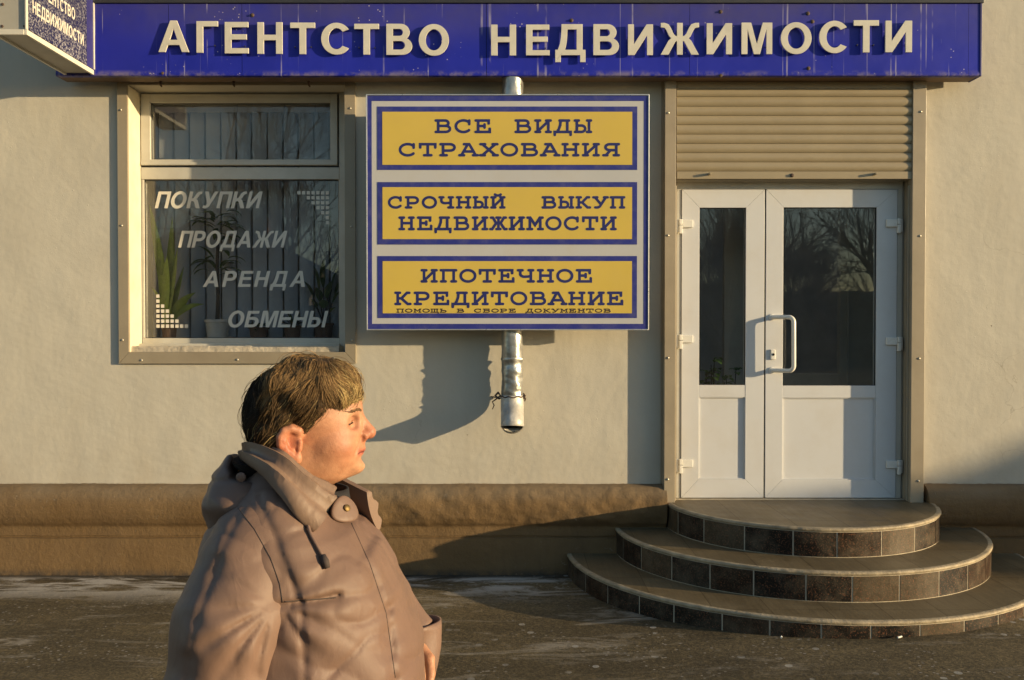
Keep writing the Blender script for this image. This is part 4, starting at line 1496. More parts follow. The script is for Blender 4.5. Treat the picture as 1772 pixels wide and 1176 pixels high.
def leaf_geo(mb, base, direction, length, width, droop, col, fold=.25, n=8, twist=0., ref=(0, 0, 1)):
    """a pointed blade with a folded midrib, drooping along its length"""
    d = Vector(direction).normalized()
    side = d.cross(Vector(ref))
    side = side.normalized() if side.length > 1e-4 else Vector((1, 0, 0))
    p = Vector(base)
    vs, fs = [], []
    for i in range(n + 1):
        t = i / n
        w = width * (math.sin(math.pi * min(1, t * .94 + .05)) ** .8) * .5
        up = side.cross(d).normalized()
        s2 = (side * math.cos(twist * t) + up * math.sin(twist * t))
        u2 = s2.cross(d).normalized()
        vs += [p + s2 * w + u2 * w * fold, p - u2 * 0.0, p - s2 * w + u2 * w * fold]
        p = p + d * (length / n)
        d = (d + Vector((0, 0, -droop / n))).normalized()
    for i in range(n):
        o = 3 * i
        fs += [(o, o + 1, o + 4, o + 3), (o + 1, o + 2, o + 5, o + 4)]
    mb.add(vs, fs, col)


def pot_geo(c, r, h):
    return MB().lathe(c, [(r * .78, 0), (r * .95, h * .85), (r * 1.06, h * .86), (r * 1.06, h), (r * .95, h), (r * .93, h * .9)], 28)


def build_plants():
    y = .36
    zs = Z(588, .3) + .001
    r = random.Random(11)
    G = [(.06, .10, .03), (.05, .085, .025), (.075, .12, .035)]
    # sword leaved plant at the left
    yk, y = y, .262
    x = X(290, y)
    t = thing('potted_plant', 'potted plant with long upright sword shaped leaves in left corner of shop window', 'plant', (x, y, zs))
    pot_geo((x, y + .03, zs), .055, .11).build('pot', M['potdark'], t, smooth=True, sharp=40)
    m = MB()
    for px, py, L, W_, dr in ((262, 372, .0, .075, .3), (297, 392, 0, .075, .1), (276, 440, 0, .07, .9), (314, 470, 0, .06, .6), (268, 500, 0, .05, 1.0), (330, 505, 0, .055, 1.0), (345, 520, 0, .05, 1.2), (288, 455, 0, .06, .3), (320, 520, 0, .05, 1.0), (305, 440, 0, .05, .4)):
        tip = W(px, py, y + r.uniform(-.03, .03))
        b = Vector((x + r.uniform(-.02, .02), y + r.uniform(-.02, .02), zs + .11))
        d = tip - b
        ln = d.length * 1.1
        d = d.normalized() + Vector((0, 0, dr * .42))
        c = r.choice(((.16, .23, .035), (.11, .17, .025), (.20, .26, .045)))
        leaf_geo(m, b, d, ln, W_, dr, c, .2, 10, r.uniform(-.5, .5), (.25, 1, 0))
    m.build('foliage', M['leaf'], t, smooth=True)
    y = yk
    # small tree with a bare stem
    x = X(378, y + .02)
    t = thing('potted_plant', 'small potted tree with slender stem in a white pot behind the window lettering', 'plant', (x, y, zs))
    pot_geo((x, y, zs), .088, .145).build('pot', M['pot'], t, smooth=True, sharp=40)
    MB().tube([(x, y, zs + .12), (x + .006, y, zs + .3), (x - .004, y + .01, zs + .5), (x + .006, y, Z(405, y))], [.017, .014, .013, .010], 10).build('stem', M['bark'], t, smooth=True)
    m = MB()
    for k in range(44):
        zz = r.choice((Z(400, y), Z(425, y), Z(450, y), Z(385, y), Z(465, y))) + r.uniform(-.05, .05)
        a = r.uniform(0, 2 * math.pi)
        el = r.uniform(-.1, .8)
        d = Vector((math.cos(a), math.sin(a) * .5, el))
        b = Vector((x, y, zz)) + d * r.uniform(.0, .09)
        leaf_geo(m, b, d, r.uniform(.10, .17), r.uniform(.035, .05), r.uniform(.8, 1.8), r.choice(G), .3, 6)
    m.build('foliage', M['leaf'], t, smooth=True)
    # little spiky succulent
    x = X(506, y)
    t = thing('potted_plant', 'little spiky succulent in a brown pot at the right of the window sill', 'plant', (x, y, zs))
    pot_geo((x, y, zs), .062, .10).build('pot', M['potdark'], t, smooth=True, sharp=40)
    m = MB()
    for k in range(34):
        a = r.uniform(0, 2 * math.pi)
        leaf_geo(m, (x, y, zs + .095), (math.cos(a), math.sin(a), r.uniform(.3, 2.2)), r.uniform(.07, .12), .016, .15, r.choice(G), .3, 5)
    m.build('foliage', M['leaf'], t, smooth=True)
    x = X(448, y)
    t = thing('potted_plant', 'dark bushy plant in a brown pot in the middle of the window sill', 'plant', (x, y, zs))
    pot_geo((x, y, zs), .07, .09).build('pot', M['potdark'], t, smooth=True, sharp=40)
    m = MB()
    for k in range(26):
        a = r.uniform(0, 2 * math.pi)
        leaf_geo(m, (x, y, zs + .085), (math.cos(a), math.sin(a), r.uniform(.1, 1.2)), r.uniform(.05, .10), .03, 1., r.choice(G), .3, 5)
    m.build('foliage', M['leaf'], t, smooth=True)
    # broad leaved plant at the right edge
    x = X(560, y)
    t = thing('potted_plant', 'broad leaved dark plant in a brown pot at right edge of window', 'plant', (x, y, zs))
    pot_geo((x, y, zs), .07, .12).build('pot', M['potdark'], t, smooth=True, sharp=40)
    m, s = MB(), MB()
    for px, py, wd in ((545, 465, .07), (560, 455, .075), (585, 462, .08), (528, 488, .06), (572, 490, .09), (548, 500, .075), (590, 505, .08), (560, 520, .07), (582, 535, .06), (538, 520, .06), (596, 480, .08)):
        tip = W(px, py, y + r.uniform(-.06, .06))
        b = Vector((x, y, zs + .12))
        k = b + (tip - b) * .55 + Vector((0, 0, .02))
        s.tube([b, (b + k) / 2, k], [.004, .0035, .003], 6)
        d = tip - k
        leaf_geo(m, k, d + Vector((0, 0, .05)), d.length * 1.15, wd, .9, r.choice(G), .22, 8)
    m.build('foliage', M['leaf'], t, smooth=True)
    s.build('stem', M['leaf'], t, smooth=True)
    # plant behind the narrow door leaf
    y2 = .42
    zf = FLOOR - .02
    for px, top, lab, n in ((1233, 612, 'leafy green plant standing behind the glass of the narrow door leaf, taller one', 60), (1266, 630, 'lower leafy plant behind the narrow door leaf, close to its right stile', 46)):
        x = X(px, y2)
        t = thing('potted_plant', lab, 'plant', (x, y2, zf))
        pot_geo((x, y2, zf), .085, .20).build('pot', M['potdark'], t, smooth=True, sharp=40)
        m, s = MB(), MB()
        zt = Z(top, y2)
        for j in range(5):
            a = r.uniform(0, 6.28)
            e = Vector((x + .05 * math.cos(a), y2 + .05 * math.sin(a), zt - .03 - .05 * j))
            s.tube([(x, y2, zf + .19), ((x + e.x) / 2, y2, (zf + e.z) / 2 + .1), e], [.006, .005, .003], 6)
            for k in range(n // 5):
                u = 1 - r.random() ** 1.6 * .55
                b = Vector((x, y2, zf + .19)).lerp(e, u)
                a2 = r.uniform(0, 6.28)
                leaf_geo(m, b, (math.cos(a2), math.sin(a2), r.uniform(0, .7)), r.uniform(.06, .10), r.uniform(.04, .06), 1.2, r.choice(((.12, .24, .05), (.09, .18, .04))), .25, 5)
        m.build('foliage', M['leaf'], t, smooth=True)
        s.build('stem', M['leaf'], t, smooth=True)


build_plants()


# ------------------------------------------------------------------ scraps on the pavement
def build_litter():
    for px, py, lab, L, a in ((1557, 1102, 'white cigarette end on the pavement at the foot of the steps', .03, .5), (1352, 1102, 'tiny crumpled white paper scrap in front of the lowest step', .014, 1.2)):
        # where the sight line meets the pavement
        d = W(px, py, -1.0) - cam.location
        k = (ground_z(2, -1.5) + .01 - CAM_H) / d.z
        p = cam.location + d * k
        m = MB()
        m.tube([p + Vector((-L / 2 * math.cos(a), -L / 2 * math.sin(a), 0)), p, p + Vector((L / 2 * math.cos(a), L / 2 * math.sin(a), .001))], [.0045, .005, .004], 8)
        tag(m.build('cigarette_end' if L > .02 else 'paper_scrap', M['paper'], smooth=True, sharp=50), lab, 'litter')


build_litter()


# ------------------------------------------------------------------ across the street: mirrored in the glass
def bare_tree_geo(seed, H):
    r = random.Random(seed)
    trunk, twigs = MB(), MB()
    def grow(p, d, L, rad, lvl):
        n = 4 if lvl < 3 else 3
        pts, q, dd = [p], Vector(p), Vector(d)
        for k in range(n):
            dd = (dd + Vector((r.gauss(0, .12), r.gauss(0, .12), r.gauss(.03, .07)))).normalized()
            q = q + dd * (L / n)
            pts.append(Vector(q))
        rads = [rad * (1 - .45 * k / n) for k in range(n + 1)]
        (trunk if lvl == 0 else twigs).tube(pts, rads, 7 if lvl < 2 else (4 if lvl < 3 else 3), caps=lvl < 2)
        if lvl >= 5: return
        kids = (5, 5, 5, 4, 3)[lvl]
        for k in range(kids):
            t = r.uniform(.35, 1.0) if k else 1.0
            i = min(n - 1, int(t * n))
            b = pts[i].lerp(pts[i + 1], t * n - i)
            ax = dd.orthogonal().normalized()
            ax.rotate(Matrix.Rotation(r.uniform(0, 6.28), 3, dd))
            nd = Vector(dd)
            nd.rotate(Matrix.Rotation(R(r.uniform(22, 55)) * (0.4 if k == 0 else 1), 3, ax))
            nd = (nd + Vector((0, 0, .12))).normalized()
            grow(b, nd, L * r.uniform(.55, .78), rad * r.uniform(.42, .6), lvl + 1)
    grow(Vector((0, 0, -.1)), Vector((0, 0, 1)), H * .30, H * .016, 0)
    return trunk, twigs


def build_opposite():
    protos = []
    for k, (seed, H) in enumerate(((3, 9.0), (8, 7.5))):
        tr, tw = bare_tree_geo(seed, H)
        t = thing('bare_tree', 'leafless tree across the street, seen mirrored in the panes', 'tree', (0, 0, 0), 'bare trees mirrored in the glass')
        tr.build('trunk', M['bark'], t, smooth=True)
        tw.build('branches', M['bark'], t, smooth=True)
        protos.append(t)
    spots = [(6.5, -22, 1.0, 0), (9.2, -25, .95, 1), (11.8, -23, 1.1, 0), (8.0, -28, 1.2, 1), (14.0, -27, 1.0, 0), (5.0, -27, .9, 1), (16, -24, 1.1, 1),
             (-5.5, -17, 1.15, 0), (-8.5, -20, 1.1, 1), (-12.0, -23, 1.1, 0), (10.4, -30, 1.2, 0), (12.6, -31, 1.1, 1)]
    rr = random.Random(2)
    done = set()
    for x, y, s, k in spots:
        src = protos[k]
        if k in done:
            t = src.copy()
            COL.objects.link(t)
            for ch in list(src.children):
                c = ch.copy()
                COL.objects.link(c)
                c.parent = t
        else:
            t = src
            done.add(k)
        t.location = (x, y, ground_z(x, y))
        t.scale = (s, s, s)
        t.rotation_euler = (0, 0, rr.uniform(0, 6.28))
    # houses whose roof lines show in the window glass
    for x0, x1, y0, eave, ridge, lab in ((-19, -9.5, -40, 4.2, 6.6, 'low gabled house across the street, mirrored in the shop window, with one chimney'), (-7.5, -1.0, -44, 4.4, 7.4, 'taller gabled house across the street, mirrored at right of the shop window')):
        h = thing('house', lab, 'house', ((x0 + x1) / 2, y0, 0))
        yb, yf = y0 - 4, y0 + 4
        mx = (x0 + x1) / 2
        m = MB().box(x0, x1, yb, yf, -.1, eave)
        m.add([(x0, yb, eave), (x0, yf, eave), (x1, yf, eave), (x1, yb, eave), (mx, yf, ridge), (mx, yb, ridge)], [(1, 4, 2), (3, 5, 0)])
        m.build('wall', M['housewall'], h)
        rf = MB()
        th = .18
        for sx, e in ((x0 - .5, 1), (x1 + .5, -1)):
            k = (ridge - eave) / (mx - x0)
            ze = eave - .5 * k
            rf.add([(sx, yb - .4, ze + .02), (sx, yf + .4, ze + .02), (mx, yf + .4, ridge + .02), (mx, yb - .4, ridge + .02),
                    (sx, yb - .4, ze + .02 + th), (sx, yf + .4, ze + .02 + th), (mx, yf + .4, ridge + .02 + th), (mx, yb - .4, ridge + .02 + th)],
                   [(0, 1, 2, 3), (7, 6, 5, 4), (0, 4, 5, 1), (1, 5, 6, 2), (3, 2, 6, 7), (0, 3, 7, 4)])
        ro = rf.build('roof', M['houseroof'], h)
        MB().box(mx + 1.2, mx + 1.8, y0 - .3, y0 + .3, eave + .4, ridge + .5).build('chimney', M['brick'], ro)
        for k in range(3):
            wx = x0 + (x1 - x0) * (k + .5) / 3
            f = MB().box(wx - .55, wx + .55, yf + .001, yf + .05, 1.1, 2.7).build('house_window', M['pvc_dirty'], h)
            MB().box(wx - .45, wx + .45, yf + .0505, yf + .055, 1.2, 2.6).build('pane', M['housewin'], f)
    # long earth bank behind the trees
    vs, fs = [], []
    N = 90
    for i in range(N + 1):
        x = -30 + 75 * i / N
        top = 3.5 + .9 * mnoise.noise((x * .11, 3, 0)) + .25 * mnoise.noise((x * .7, 5, 0))
        if x < 0: top *= .75
        for y, z in ((-28, -.2), (-31, top * .55), (-34, top), (-38, top * .9), (-44, -.2)):
            vs.append((x, y + .8 * mnoise.noise((x * .2, y, 1)), z + (.25 * mnoise.noise((x * .8, y, 2)) if z > 0 else 0)))
    for i in range(N):
        for j in range(4): fs.append((i * 5 + j, i * 5 + 5 + j, i * 5 + 6 + j, i * 5 + 1 + j))
    fs += [tuple(range(5)), tuple(N * 5 + k for k in (4, 3, 2, 1, 0))]
    o = MB().add(vs, fs).build('embankment_hill', M['bank'], smooth=True)
    o["kind"] = "structure"
    # unseen gabled block, added to shade the foot of the wall and door
    gx, gz = 24.0, ground_z(9, 0)
    ya, yr, yb2 = -7.23, -4.6, -1.97
    ze, zr = 3.53, 5.85
    h = thing('shadow_block', 'unseen gabled brick block beyond the right edge, added to shade the wall', 'shadow_block', (gx + 2, yr, gz))
    w = MB().box(gx, gx + 5, ya, yb2, gz - .05, ze)
    w.add([(gx, ya, ze), (gx, yb2, ze), (gx, yr, zr), (gx + 5, ya, ze), (gx + 5, yb2, ze), (gx + 5, yr, zr)], [(0, 2, 1), (3, 4, 5)])
    w.build('wall', M['brick'], h)
    rf = MB()
    for ye, s in ((ya, -1), (yb2, 1)):
        k = (zr - ze) / abs(yr - ye)
        e, z0 = ye + s * .12, ze - .12 * k
        v = [(gx - .1, e, z0 + .01), (gx + 5.1, e, z0 + .01), (gx + 5.1, yr, zr + .01), (gx - .1, yr, zr + .01)]
        v += [(a, b, q + .07) for a, b, q in v]
        rf.add(v, [(0, 3, 2, 1), (4, 5, 6, 7), (0, 1, 5, 4), (1, 2, 6, 5), (2, 3, 7, 6), (3, 0, 4, 7)])
    rf.build('roof', M['houseroof'], h)
    MB().box(gx + .3, gx + 4.7, ya - .56, ya - .002, gz - .05, 3.78).build('low_shadow_block', M['brick'], h)  # unseen, added to shade the bottom of the door
    MB().box(gx - .05, gx - .001, yr - 1.3, yr + 1.3, gz + .02, gz + 2.3).build('shadow_block_door', M['greymetal'], h)


build_opposite()


# ================================================================== the woman walking past
class Field:
    """signed distances on a grid of uneven spacing, turned into one smooth surface"""
    def __init__(self, xs, ys, zs):
        self.a = [np.asarray(q, dtype=np.float32) for q in (xs, ys, zs)]
        self.D = np.full([len(q) for q in self.a], .5, dtype=np.float32)

    def _sl(self, lo, hi, m):
        s = []
        for q, l, h in zip(self.a, lo, hi):
            i0, i1 = np.searchsorted(q, l - m), np.searchsorted(q, h + m)
            s.append(slice(max(0, i0 - 1), min(len(q), i1 + 1)))
        return tuple(s)

    def grid(self, sl):
        return np.meshgrid(*[q[s] for q, s in zip(self.a, sl)], indexing='ij', sparse=False)

    def op(self, lo, hi, fn, k=.01, mode='add'):
        sl = self._sl(lo, hi, k + .02)
        if any(s.stop <= s.start for s in sl): return
        P = self.grid(sl)
        d = fn(*P)
        a = self.D[sl]
        if mode == 'add':
            h = np.clip(.5 + .5 * (a - d) / k, 0, 1)
            self.D[sl] = a * (1 - h) + d * h - k * h * (1 - h)
        elif mode == 'sub':
            h = np.clip(.5 - .5 * (a + d) / k, 0, 1)
            self.D[sl] = a * (1 - h) - d * h + k * h * (1 - h)
        elif mode == 'off': self.D[sl] = a + d

    def mesh(self):
        D = self.D
        S = D < 0
        nx, ny, nz = [n - 1 for n in D.shape]
        cnt = np.zeros((nx, ny, nz), dtype=np.int8)
        for i in (0, 1):
            for j in (0, 1):
                for k in (0, 1): cnt += S[i:nx + i, j:ny + j, k:nz + k]
        act = (cnt > 0) & (cnt < 8)
        I, J, K = np.nonzero(act)
        idx = np.full((nx, ny, nz), -1, dtype=np.int32)
        idx[I, J, K] = np.arange(len(I))
        val, pos = {}, {}
        for c in range(8):
            i, j, k = c & 1, (c >> 1) & 1, c >> 2
            val[c] = D[I + i, J + j, K + k]
            pos[c] = np.stack([self.a[0][I + i], self.a[1][J + j], self.a[2][K + k]], 1)
        acc, n = np.zeros((len(I), 3)), np.zeros(len(I))
        for c in range(8):
            for b in (1, 2, 4):
                if c & b: continue
                e = c | b
                m = (val[c] < 0) != (val[e] < 0)
                t = np.where(m, val[c] / np.where(m, val[c] - val[e], 1), 0)[:, None]
                acc += np.where(m[:, None], pos[c] + (pos[e] - pos[c]) * t, 0)
                n += m
        V = acc / n[:, None]
        F = []
        for ax in range(3):
            s0 = [slice(None)] * 3
            s1 = [slice(None)] * 3
            s0[ax], s1[ax] = slice(0, -1), slice(1, None)
            A, B = S[tuple(s0)], S[tuple(s1)]
            X_ = np.nonzero(A != B)
            flip = A[X_]
            o1, o2 = [(1, 2), (2, 0), (0, 1)][ax]
            g = [np.array(q) for q in X_]
            ok = (g[o1] > 0) & (g[o2] > 0) & (g[o1] < (nx, ny, nz)[o1]) & (g[o2] < (nx, ny, nz)[o2])
            g = [q[ok] for q in g]
            flip = flip[ok]
            def at(d1, d2):
                h = [q.copy() for q in g]
                h[o1] = h[o1] - d1
                h[o2] = h[o2] - d2
                return idx[h[0], h[1], h[2]]
            q = np.stack([at(0, 0), at(1, 0), at(1, 1), at(0, 1)], 1)
            q[~flip] = q[~flip][:, ::-1]
            F.append(q)
        return V, np.concatenate(F)


def raw_mesh(name, V, F, mat, parent=None, cols=None):
    me = bpy.data.meshes.new(name)
    me.vertices.add(len(V))
    me.vertices.foreach_set("co", np.asarray(V, dtype=np.float32).ravel())
    me.loops.add(F.size)
    me.loops.foreach_set("vertex_index", F.astype(np.int32).ravel())
    me.polygons.add(len(F))
    me.polygons.foreach_set("loop_start", np.arange(0, F.size, F.shape[1], dtype=np.int32))
    me.update(calc_edges=True)
    me.validate()
    me.shade_smooth()
    if cols is not None:
        a = me.color_attributes.new("tint", 'FLOAT_COLOR', 'POINT')
        c = np.ones((len(V), 4), dtype=np.float32)
        c[:, :3] = cols
        a.data.foreach_set("color", c.ravel())
    return link(name, me, mat, parent)


def smooth_mesh(V, F, it=2, lam=.5):
    n = len(V)
    e = np.concatenate([F[:, [0, 1]], F[:, [1, 2]], F[:, [2, 3]], F[:, [3, 0]]])
    for _ in range(it):
        s = np.zeros_like(V)
        c = np.zeros(n)
        np.add.at(s, e[:, 0], V[e[:, 1]])
        np.add.at(s, e[:, 1], V[e[:, 0]])
        np.add.at(c, e[:, 0], 1)
        np.add.at(c, e[:, 1], 1)
        V = V + lam * (s / c[:, None] - V)
    return V


_nr = np.random.RandomState(4)
_LAT = _nr.rand(32, 32, 32).astype(np.float32) * 2 - 1


def vnoise(x, y, z):
    xi, yi, zi = np.floor(x).astype(int), np.floor(y).astype(int), np.floor(z).astype(int)
    fx, fy, fz = x - xi, y - yi, z - zi
    fx, fy, fz = [f * f * (3 - 2 * f) for f in (fx, fy, fz)]
    r = 0
    for i in (0, 1):
        for j in (0, 1):
            for k in (0, 1):
                r = r + _LAT[(xi + i) & 31, (yi + j) & 31, (zi + k) & 31] * (fx if i else 1 - fx) * (fy if j else 1 - fy) * (fz if k else 1 - fz)
    return r


def ell(c, r):
    def f(x, y, z):
        a, b, d = (x - c[0]) / r[0], (y - c[1]) / r[1], (z - c[2]) / r[2]
        k0 = np.sqrt(a * a + b * b + d * d) + 1e-9
        k1 = np.sqrt((a / r[0]) ** 2 + (b / r[1]) ** 2 + (d / r[2]) ** 2) + 1e-9
        return k0 * (k0 - 1) / k1
    return f


def capf(a, b, ra, rb=None):
    rb = ra if rb is None else rb
    a, b = np.array(a, float), np.array(b, float)
    ab = b - a
    L = ab.dot(ab)
    def f(x, y, z):
        t = np.clip(((x - a[0]) * ab[0] + (y - a[1]) * ab[1] + (z - a[2]) * ab[2]) / L, 0, 1)
        return np.sqrt((x - a[0] - t * ab[0]) ** 2 + (y - a[1] - t * ab[1]) ** 2 + (z - a[2] - t * ab[2]) ** 2) - (ra + (rb - ra) * t)
    return f


def steps(*segs):
    out = []
    for a, b, h in segs: out += list(np.arange(a, b - 1e-9, h))
    out.append(segs[-1][1])
    return np.array(out)


PY = -4.38                                    # her mid plane
HO = W(520, 740, PY)                          # origin of the head
YAW = R(11)
CY_, SY_ = math.cos(YAW), math.sin(YAW)


def h2w(u, v, w): return Vector((HO.x + u * CY_ - v * SY_, HO.y + u * SY_ + v * CY_, HO.z + w))


def head_local(x, y, z):
    dx, dy = x - HO.x, y - HO.y
    return dx * CY_ + dy * SY_, -dx * SY_ + dy * CY_, z - HO.z


def skin_colour(V):
    u, v, w = head_local(V[:, 0], V[:, 1], V[:, 2])
    av = np.abs(v)
    base = np.array([.455, .245, .145])
    red = np.array([.47, .165, .095])
    c = np.repeat(base[None], len(V), 0)
    def blend(m, col):
        nonlocal c
        m = np.clip(m, 0, 1)[:, None]
        c = c * (1 - m) + np.array(col) * m
    g = lambda cu, cv, cw, r: np.exp(-(((u - cu) ** 2 + (av - cv) ** 2 + (w - cw) ** 2) / r ** 2))
    blend(.55 * g(.088, .045, -.022, .03), red)
    blend(.65 * g(.13, .0, -.012, .018), red)
    blend(.45 * g(.122, .012, -.022, .012), (.40, .12, .08))
    blend(.75 * g(-.020, .082, -.022, .036) * (av > .064), (.43, .125, .065))
    blend(.5 * g(.1, .03, .038, .02), (.34, .17, .11))
    lip = np.exp(-(((w + .0475) / .0062) ** 2)) * (u > .088) * (av < .03) * np.clip((.031 - av) / .006, 0, 1)
    blend(.9 * lip, (.38, .085, .07))
    mouth = np.exp(-(((w + .0474 + .8 * (av ** 2)) / .0014) ** 2)) * (u > .085) * (av < .031)
    blend(.85 * mouth, (.08, .025, .02))
    sl = np.exp(-(((w - (.0112 - .083 * (av - .02))) / .0023) ** 2)) * (np.abs(av - .035) < .0150) * (u > .06)
    blend(.95 * sl, (.022, .013, .010))
    lid = np.exp(-(((w - .018) / .003) ** 2)) * (np.abs(av - .034) < .015) * (u > .06)
    blend(.35 * lid, (.25, .10, .07))
    bag = np.exp(-(((w - .001) / .003) ** 2)) * (np.abs(av - .035) < .016) * (u > .06)
    blend(.35 * bag, (.34, .14, .10))
    return c


def build_body():
    xs = steps((-.74, -.535, .0045), (-.535, -.235, .002), (-.235, -.04, .004))
    ys = steps((-4.68, -4.485, .0045), (-4.485, -4.275, .0022), (-4.275, -4.05, .004))
    zs = steps((-.02, .60, .012), (.60, 1.06, .004), (1.06, 1.33, .009), (1.33, 1.60, .002))
    F = Field(xs, ys, zs)
    cx, cy = -.405, PY
    def el(c, r, k=.03): F.op([c[i] - r[i] for i in range(3)], [c[i] + r[i] for i in range(3)], ell(c, r), k)
    def cp(a, b, ra, rb=None, k=.02):
        rm = max(ra, rb or 0)
        F.op([min(a[i], b[i]) - rm for i in range(3)], [max(a[i], b[i]) + rm for i in range(3)], capf(a, b, ra, rb), k)
    # trunk and limbs, under the clothes
    el((cx + .005, cy, 1.13), (.145, .165, .20), .04)
    el((cx + .02, cy, .93), (.16, .18, .15), .05)
    for s, ax, kx in ((-1, -.54, -.44), (1, -.23, -.30)):
        hip, knee, ank = (cx + .0, cy + s * .085, .82), (kx, cy + s * .085, .45), (ax, cy + s * .08, .09)
        cp(hip, knee, .085, .055, .04)
        cp(knee, ank, .052, .026, .03)
        cp(ank, (ank[0] + .12, ank[1] + s * .01, .042), .024, .020, .02)
    cp((cx, cy - .12, 1.29), (cx, cy + .12, 1.29), .05, .05, .04)
    near = [(-.455, cy - .15, 1.27), (-.494, cy - .20, 1.03), (-.43, cy - .285, .805)]
    far = [(-.42, cy + .185, 1.28), (-.305, cy + .222, 1.08), (-.205, cy + .190, 1.018)]
    for arm in (near, far):
        cp(arm[0], arm[1], .05, .04, .03)
        cp(arm[1], arm[2], .038, .026, .02)
    def hand(wr, d, pn, th, curl):
        """d along the palm, pn out of the palm, th towards the thumb"""
        wr, d, pn, th = Vector(wr), Vector(d).normalized(), Vector(pn).normalized(), Vector(th).normalized()
        kn = wr + d * .085
        for o in (-.028, -.010, .009, .027): cp(wr + th * o * .6 + d * .012, kn + th * o, .0145, .0125, .012)
        for o, L, cv in ((.030, .072, 0), (.010, .080, .1), (-.011, .074, .18), (-.030, .058, .28)):
            p, q = kn + th * o, Vector(d)
            for j, fr in enumerate((.44, .32, .26)):
                ang = curl * (.55 + .3 * j) + cv
                q = Matrix.Rotation(ang, 3, d.cross(pn).normalized()) @ q
                e = p + q * (L * fr)
                cp(p, e, .0092 - .0011 * j, .0084 - .0011 * j, .0035)
                p = e
        t0 = wr + d * .022 + th * .022
        t1 = t0 + (d * .55 + th * .75 + pn * .25).normalized() * .042
        t2 = t1 + (d * .9 + th * .25 + pn * .25).normalized() * .030
        t3 = t2 + (d * .95 + pn * .3).normalized() * .024
        cp(t0, t1, .0145, .0115, .01)
        cp(t1, t2, .0108, .0096, .004)
        cp(t2, t3, .0094, .0078, .004)
    hand(near[2], (.25, .02, -1), (-.1, 1, 0), (1, .1, .2), .42)
    hand((far[2][0] - .012, far[2][1] - .012, far[2][2]), (.02, -.30, -1), (-.35, -.9, .1), (.9, -.35, .1), .40)
    # neck
    cp((cx - .012, cy, 1.27), tuple(h2w(-.012, 0, -.03)), .070, .058, .03)
    # head, in its own turned frame
    def H(fn, c, rad, k, mode='add'):
        p = h2w(*c)
        def g(x, y, z):
            u, v, w = head_local(x, y, z)
            return fn(u, v, w)
        F.op([q - rad for q in p], [q + rad for q in p], g, k, mode)
    def HA(fn, c, rad, k, mode='add'):
        """both sides at once"""
        p = h2w(c[0], 0, c[2])
        R_ = rad + abs(c[1])
        def g(x, y, z):
            u, v, w = head_local(x, y, z)
            return fn(u, np.abs(v), w)
        F.op([q - R_ for q in p], [q + R_ for q in p], g, k, mode)
    H(ell((.005, 0, .040), (.098, .078, .088)), (.005, 0, .04), .1, .02)
    H(ell((.052, 0, -.010), (.064, .064, .088)), (.052, 0, -.01), .1, .03)
    H(ell((.056, 0, -.058), (.054, .050, .032)), (.056, 0, -.058), .07, .022)
    H(ell((.056, 0, .058), (.048, .058, .042)), (.056, 0, .058), .07, .02)
    HA(ell((.064, .035, -.032), (.034, .027, .030)), (.063, .036, -.036), .045, .02)
    HA(ell((.036, .036, -.058), (.036, .019, .026)), (.036, .036, -.058), .045, .025)
    H(ell((.1010, 0, -.0735), (.0200, .024, .0175)), (.1, 0, -.072), .03, .014)
    H(ell((.040, 0, -.084), (.050, .040, .018)), (.040, 0, -.084), .06, .02)
    HA(capf((.1040, 0, .032), (.088, .038, .035), .0095, .008), (.1, .02, .038), .05, .012)
    H(capf((.094, 0, .052), (.088, 0, .080), .015, .015), (.1, 0, .065), .045, .02)
    HA(ell((.101, .036, .0115), (.0165, .0175, .0125)), (.101, .036, .0115), .035, .010, 'sub')
    HA(ell((.0795, .034, .0130), (.0150, .0170, .0125)), (.0795, .034, .013), .03, .004)
    HA(capf((.0935, .022, .0185), (.0800, .049, .0165), .0044, .004), (.087, .035, .017), .03, .004)
    HA(capf((.0930, .022, .0045), (.0810, .047, .0040), .0048, .004), (.087, .034, .004), .03, .006)
    HA(capf((.0945, .020, .0112), (.0800, .049, .0088), .0014, .0012), (.087, .035, .010), .03, .002, 'sub')
    HA(ell((.060, .047, -.030), (.030, .020, .022)), (.06, .047, -.03), .04, .015)
    # nose
    H(capf((.1050, 0, .026), (.1275, 0, -.008), .0085, .0118), (.115, 0, .008), .045, .009)
    H(ell((.1290, 0, -.0125), (.0120, .0125, .0110)), (.129, 0, -.0125), .02, .007)
    HA(ell((.1165, .0140, -.0165), (.0120, .0078, .0092)), (.1165, .014, -.0165), .02, .004)
    HA(ell((.121, .0065, -.0245), (.0060, .0030, .0040)), (.121, .0065, -.0245), .012, .003, 'sub')
    H(capf((.1105, 0, -.026), (.1085, 0, -.040), .011, .011), (.11, 0, -.033), .03, .010)
    # mouth
    HA(capf((.1155, 0, -.0425), (.1000, .024, -.0455), .0064, .0042), (.107, .012, -.044), .03, .005)
    HA(capf((.1130, 0, -.0530), (.0990, .022, -.0495), .0076, .0045), (.105, .012, -.051), .03, .005)
    HA(capf((.1240, 0, -.0476), (.1035, .026, -.0482), .0018, .0012), (.11, .013, -.048), .03, .0025, 'sub')
    H(capf((.1225, -.015, -.0605), (.1225, .015, -.0605), .0075, .0075), (.122, 0, -.06), .03, .010, 'sub')
    HA(capf((.1150, .021, -.020), (.1030, .037, -.046), .0036, .0028), (.107, .027, -.033), .035, .007, 'sub')
    # ears
    eb = -.009
    HA(ell((-.008 + eb, .071, -.024), (.020, .008, .030)), (-.008 + eb, .071, -.024), .04, .006)
    ring = [(.010, .072, -.006), (.008, .076, .003), (-.004, .080, .008), (-.017, .082, .004), (-.024, .083, -.008), (-.023, .082, -.021), (-.015, .079, -.034), (-.006, .076, -.043), (.003, .074, -.048)]
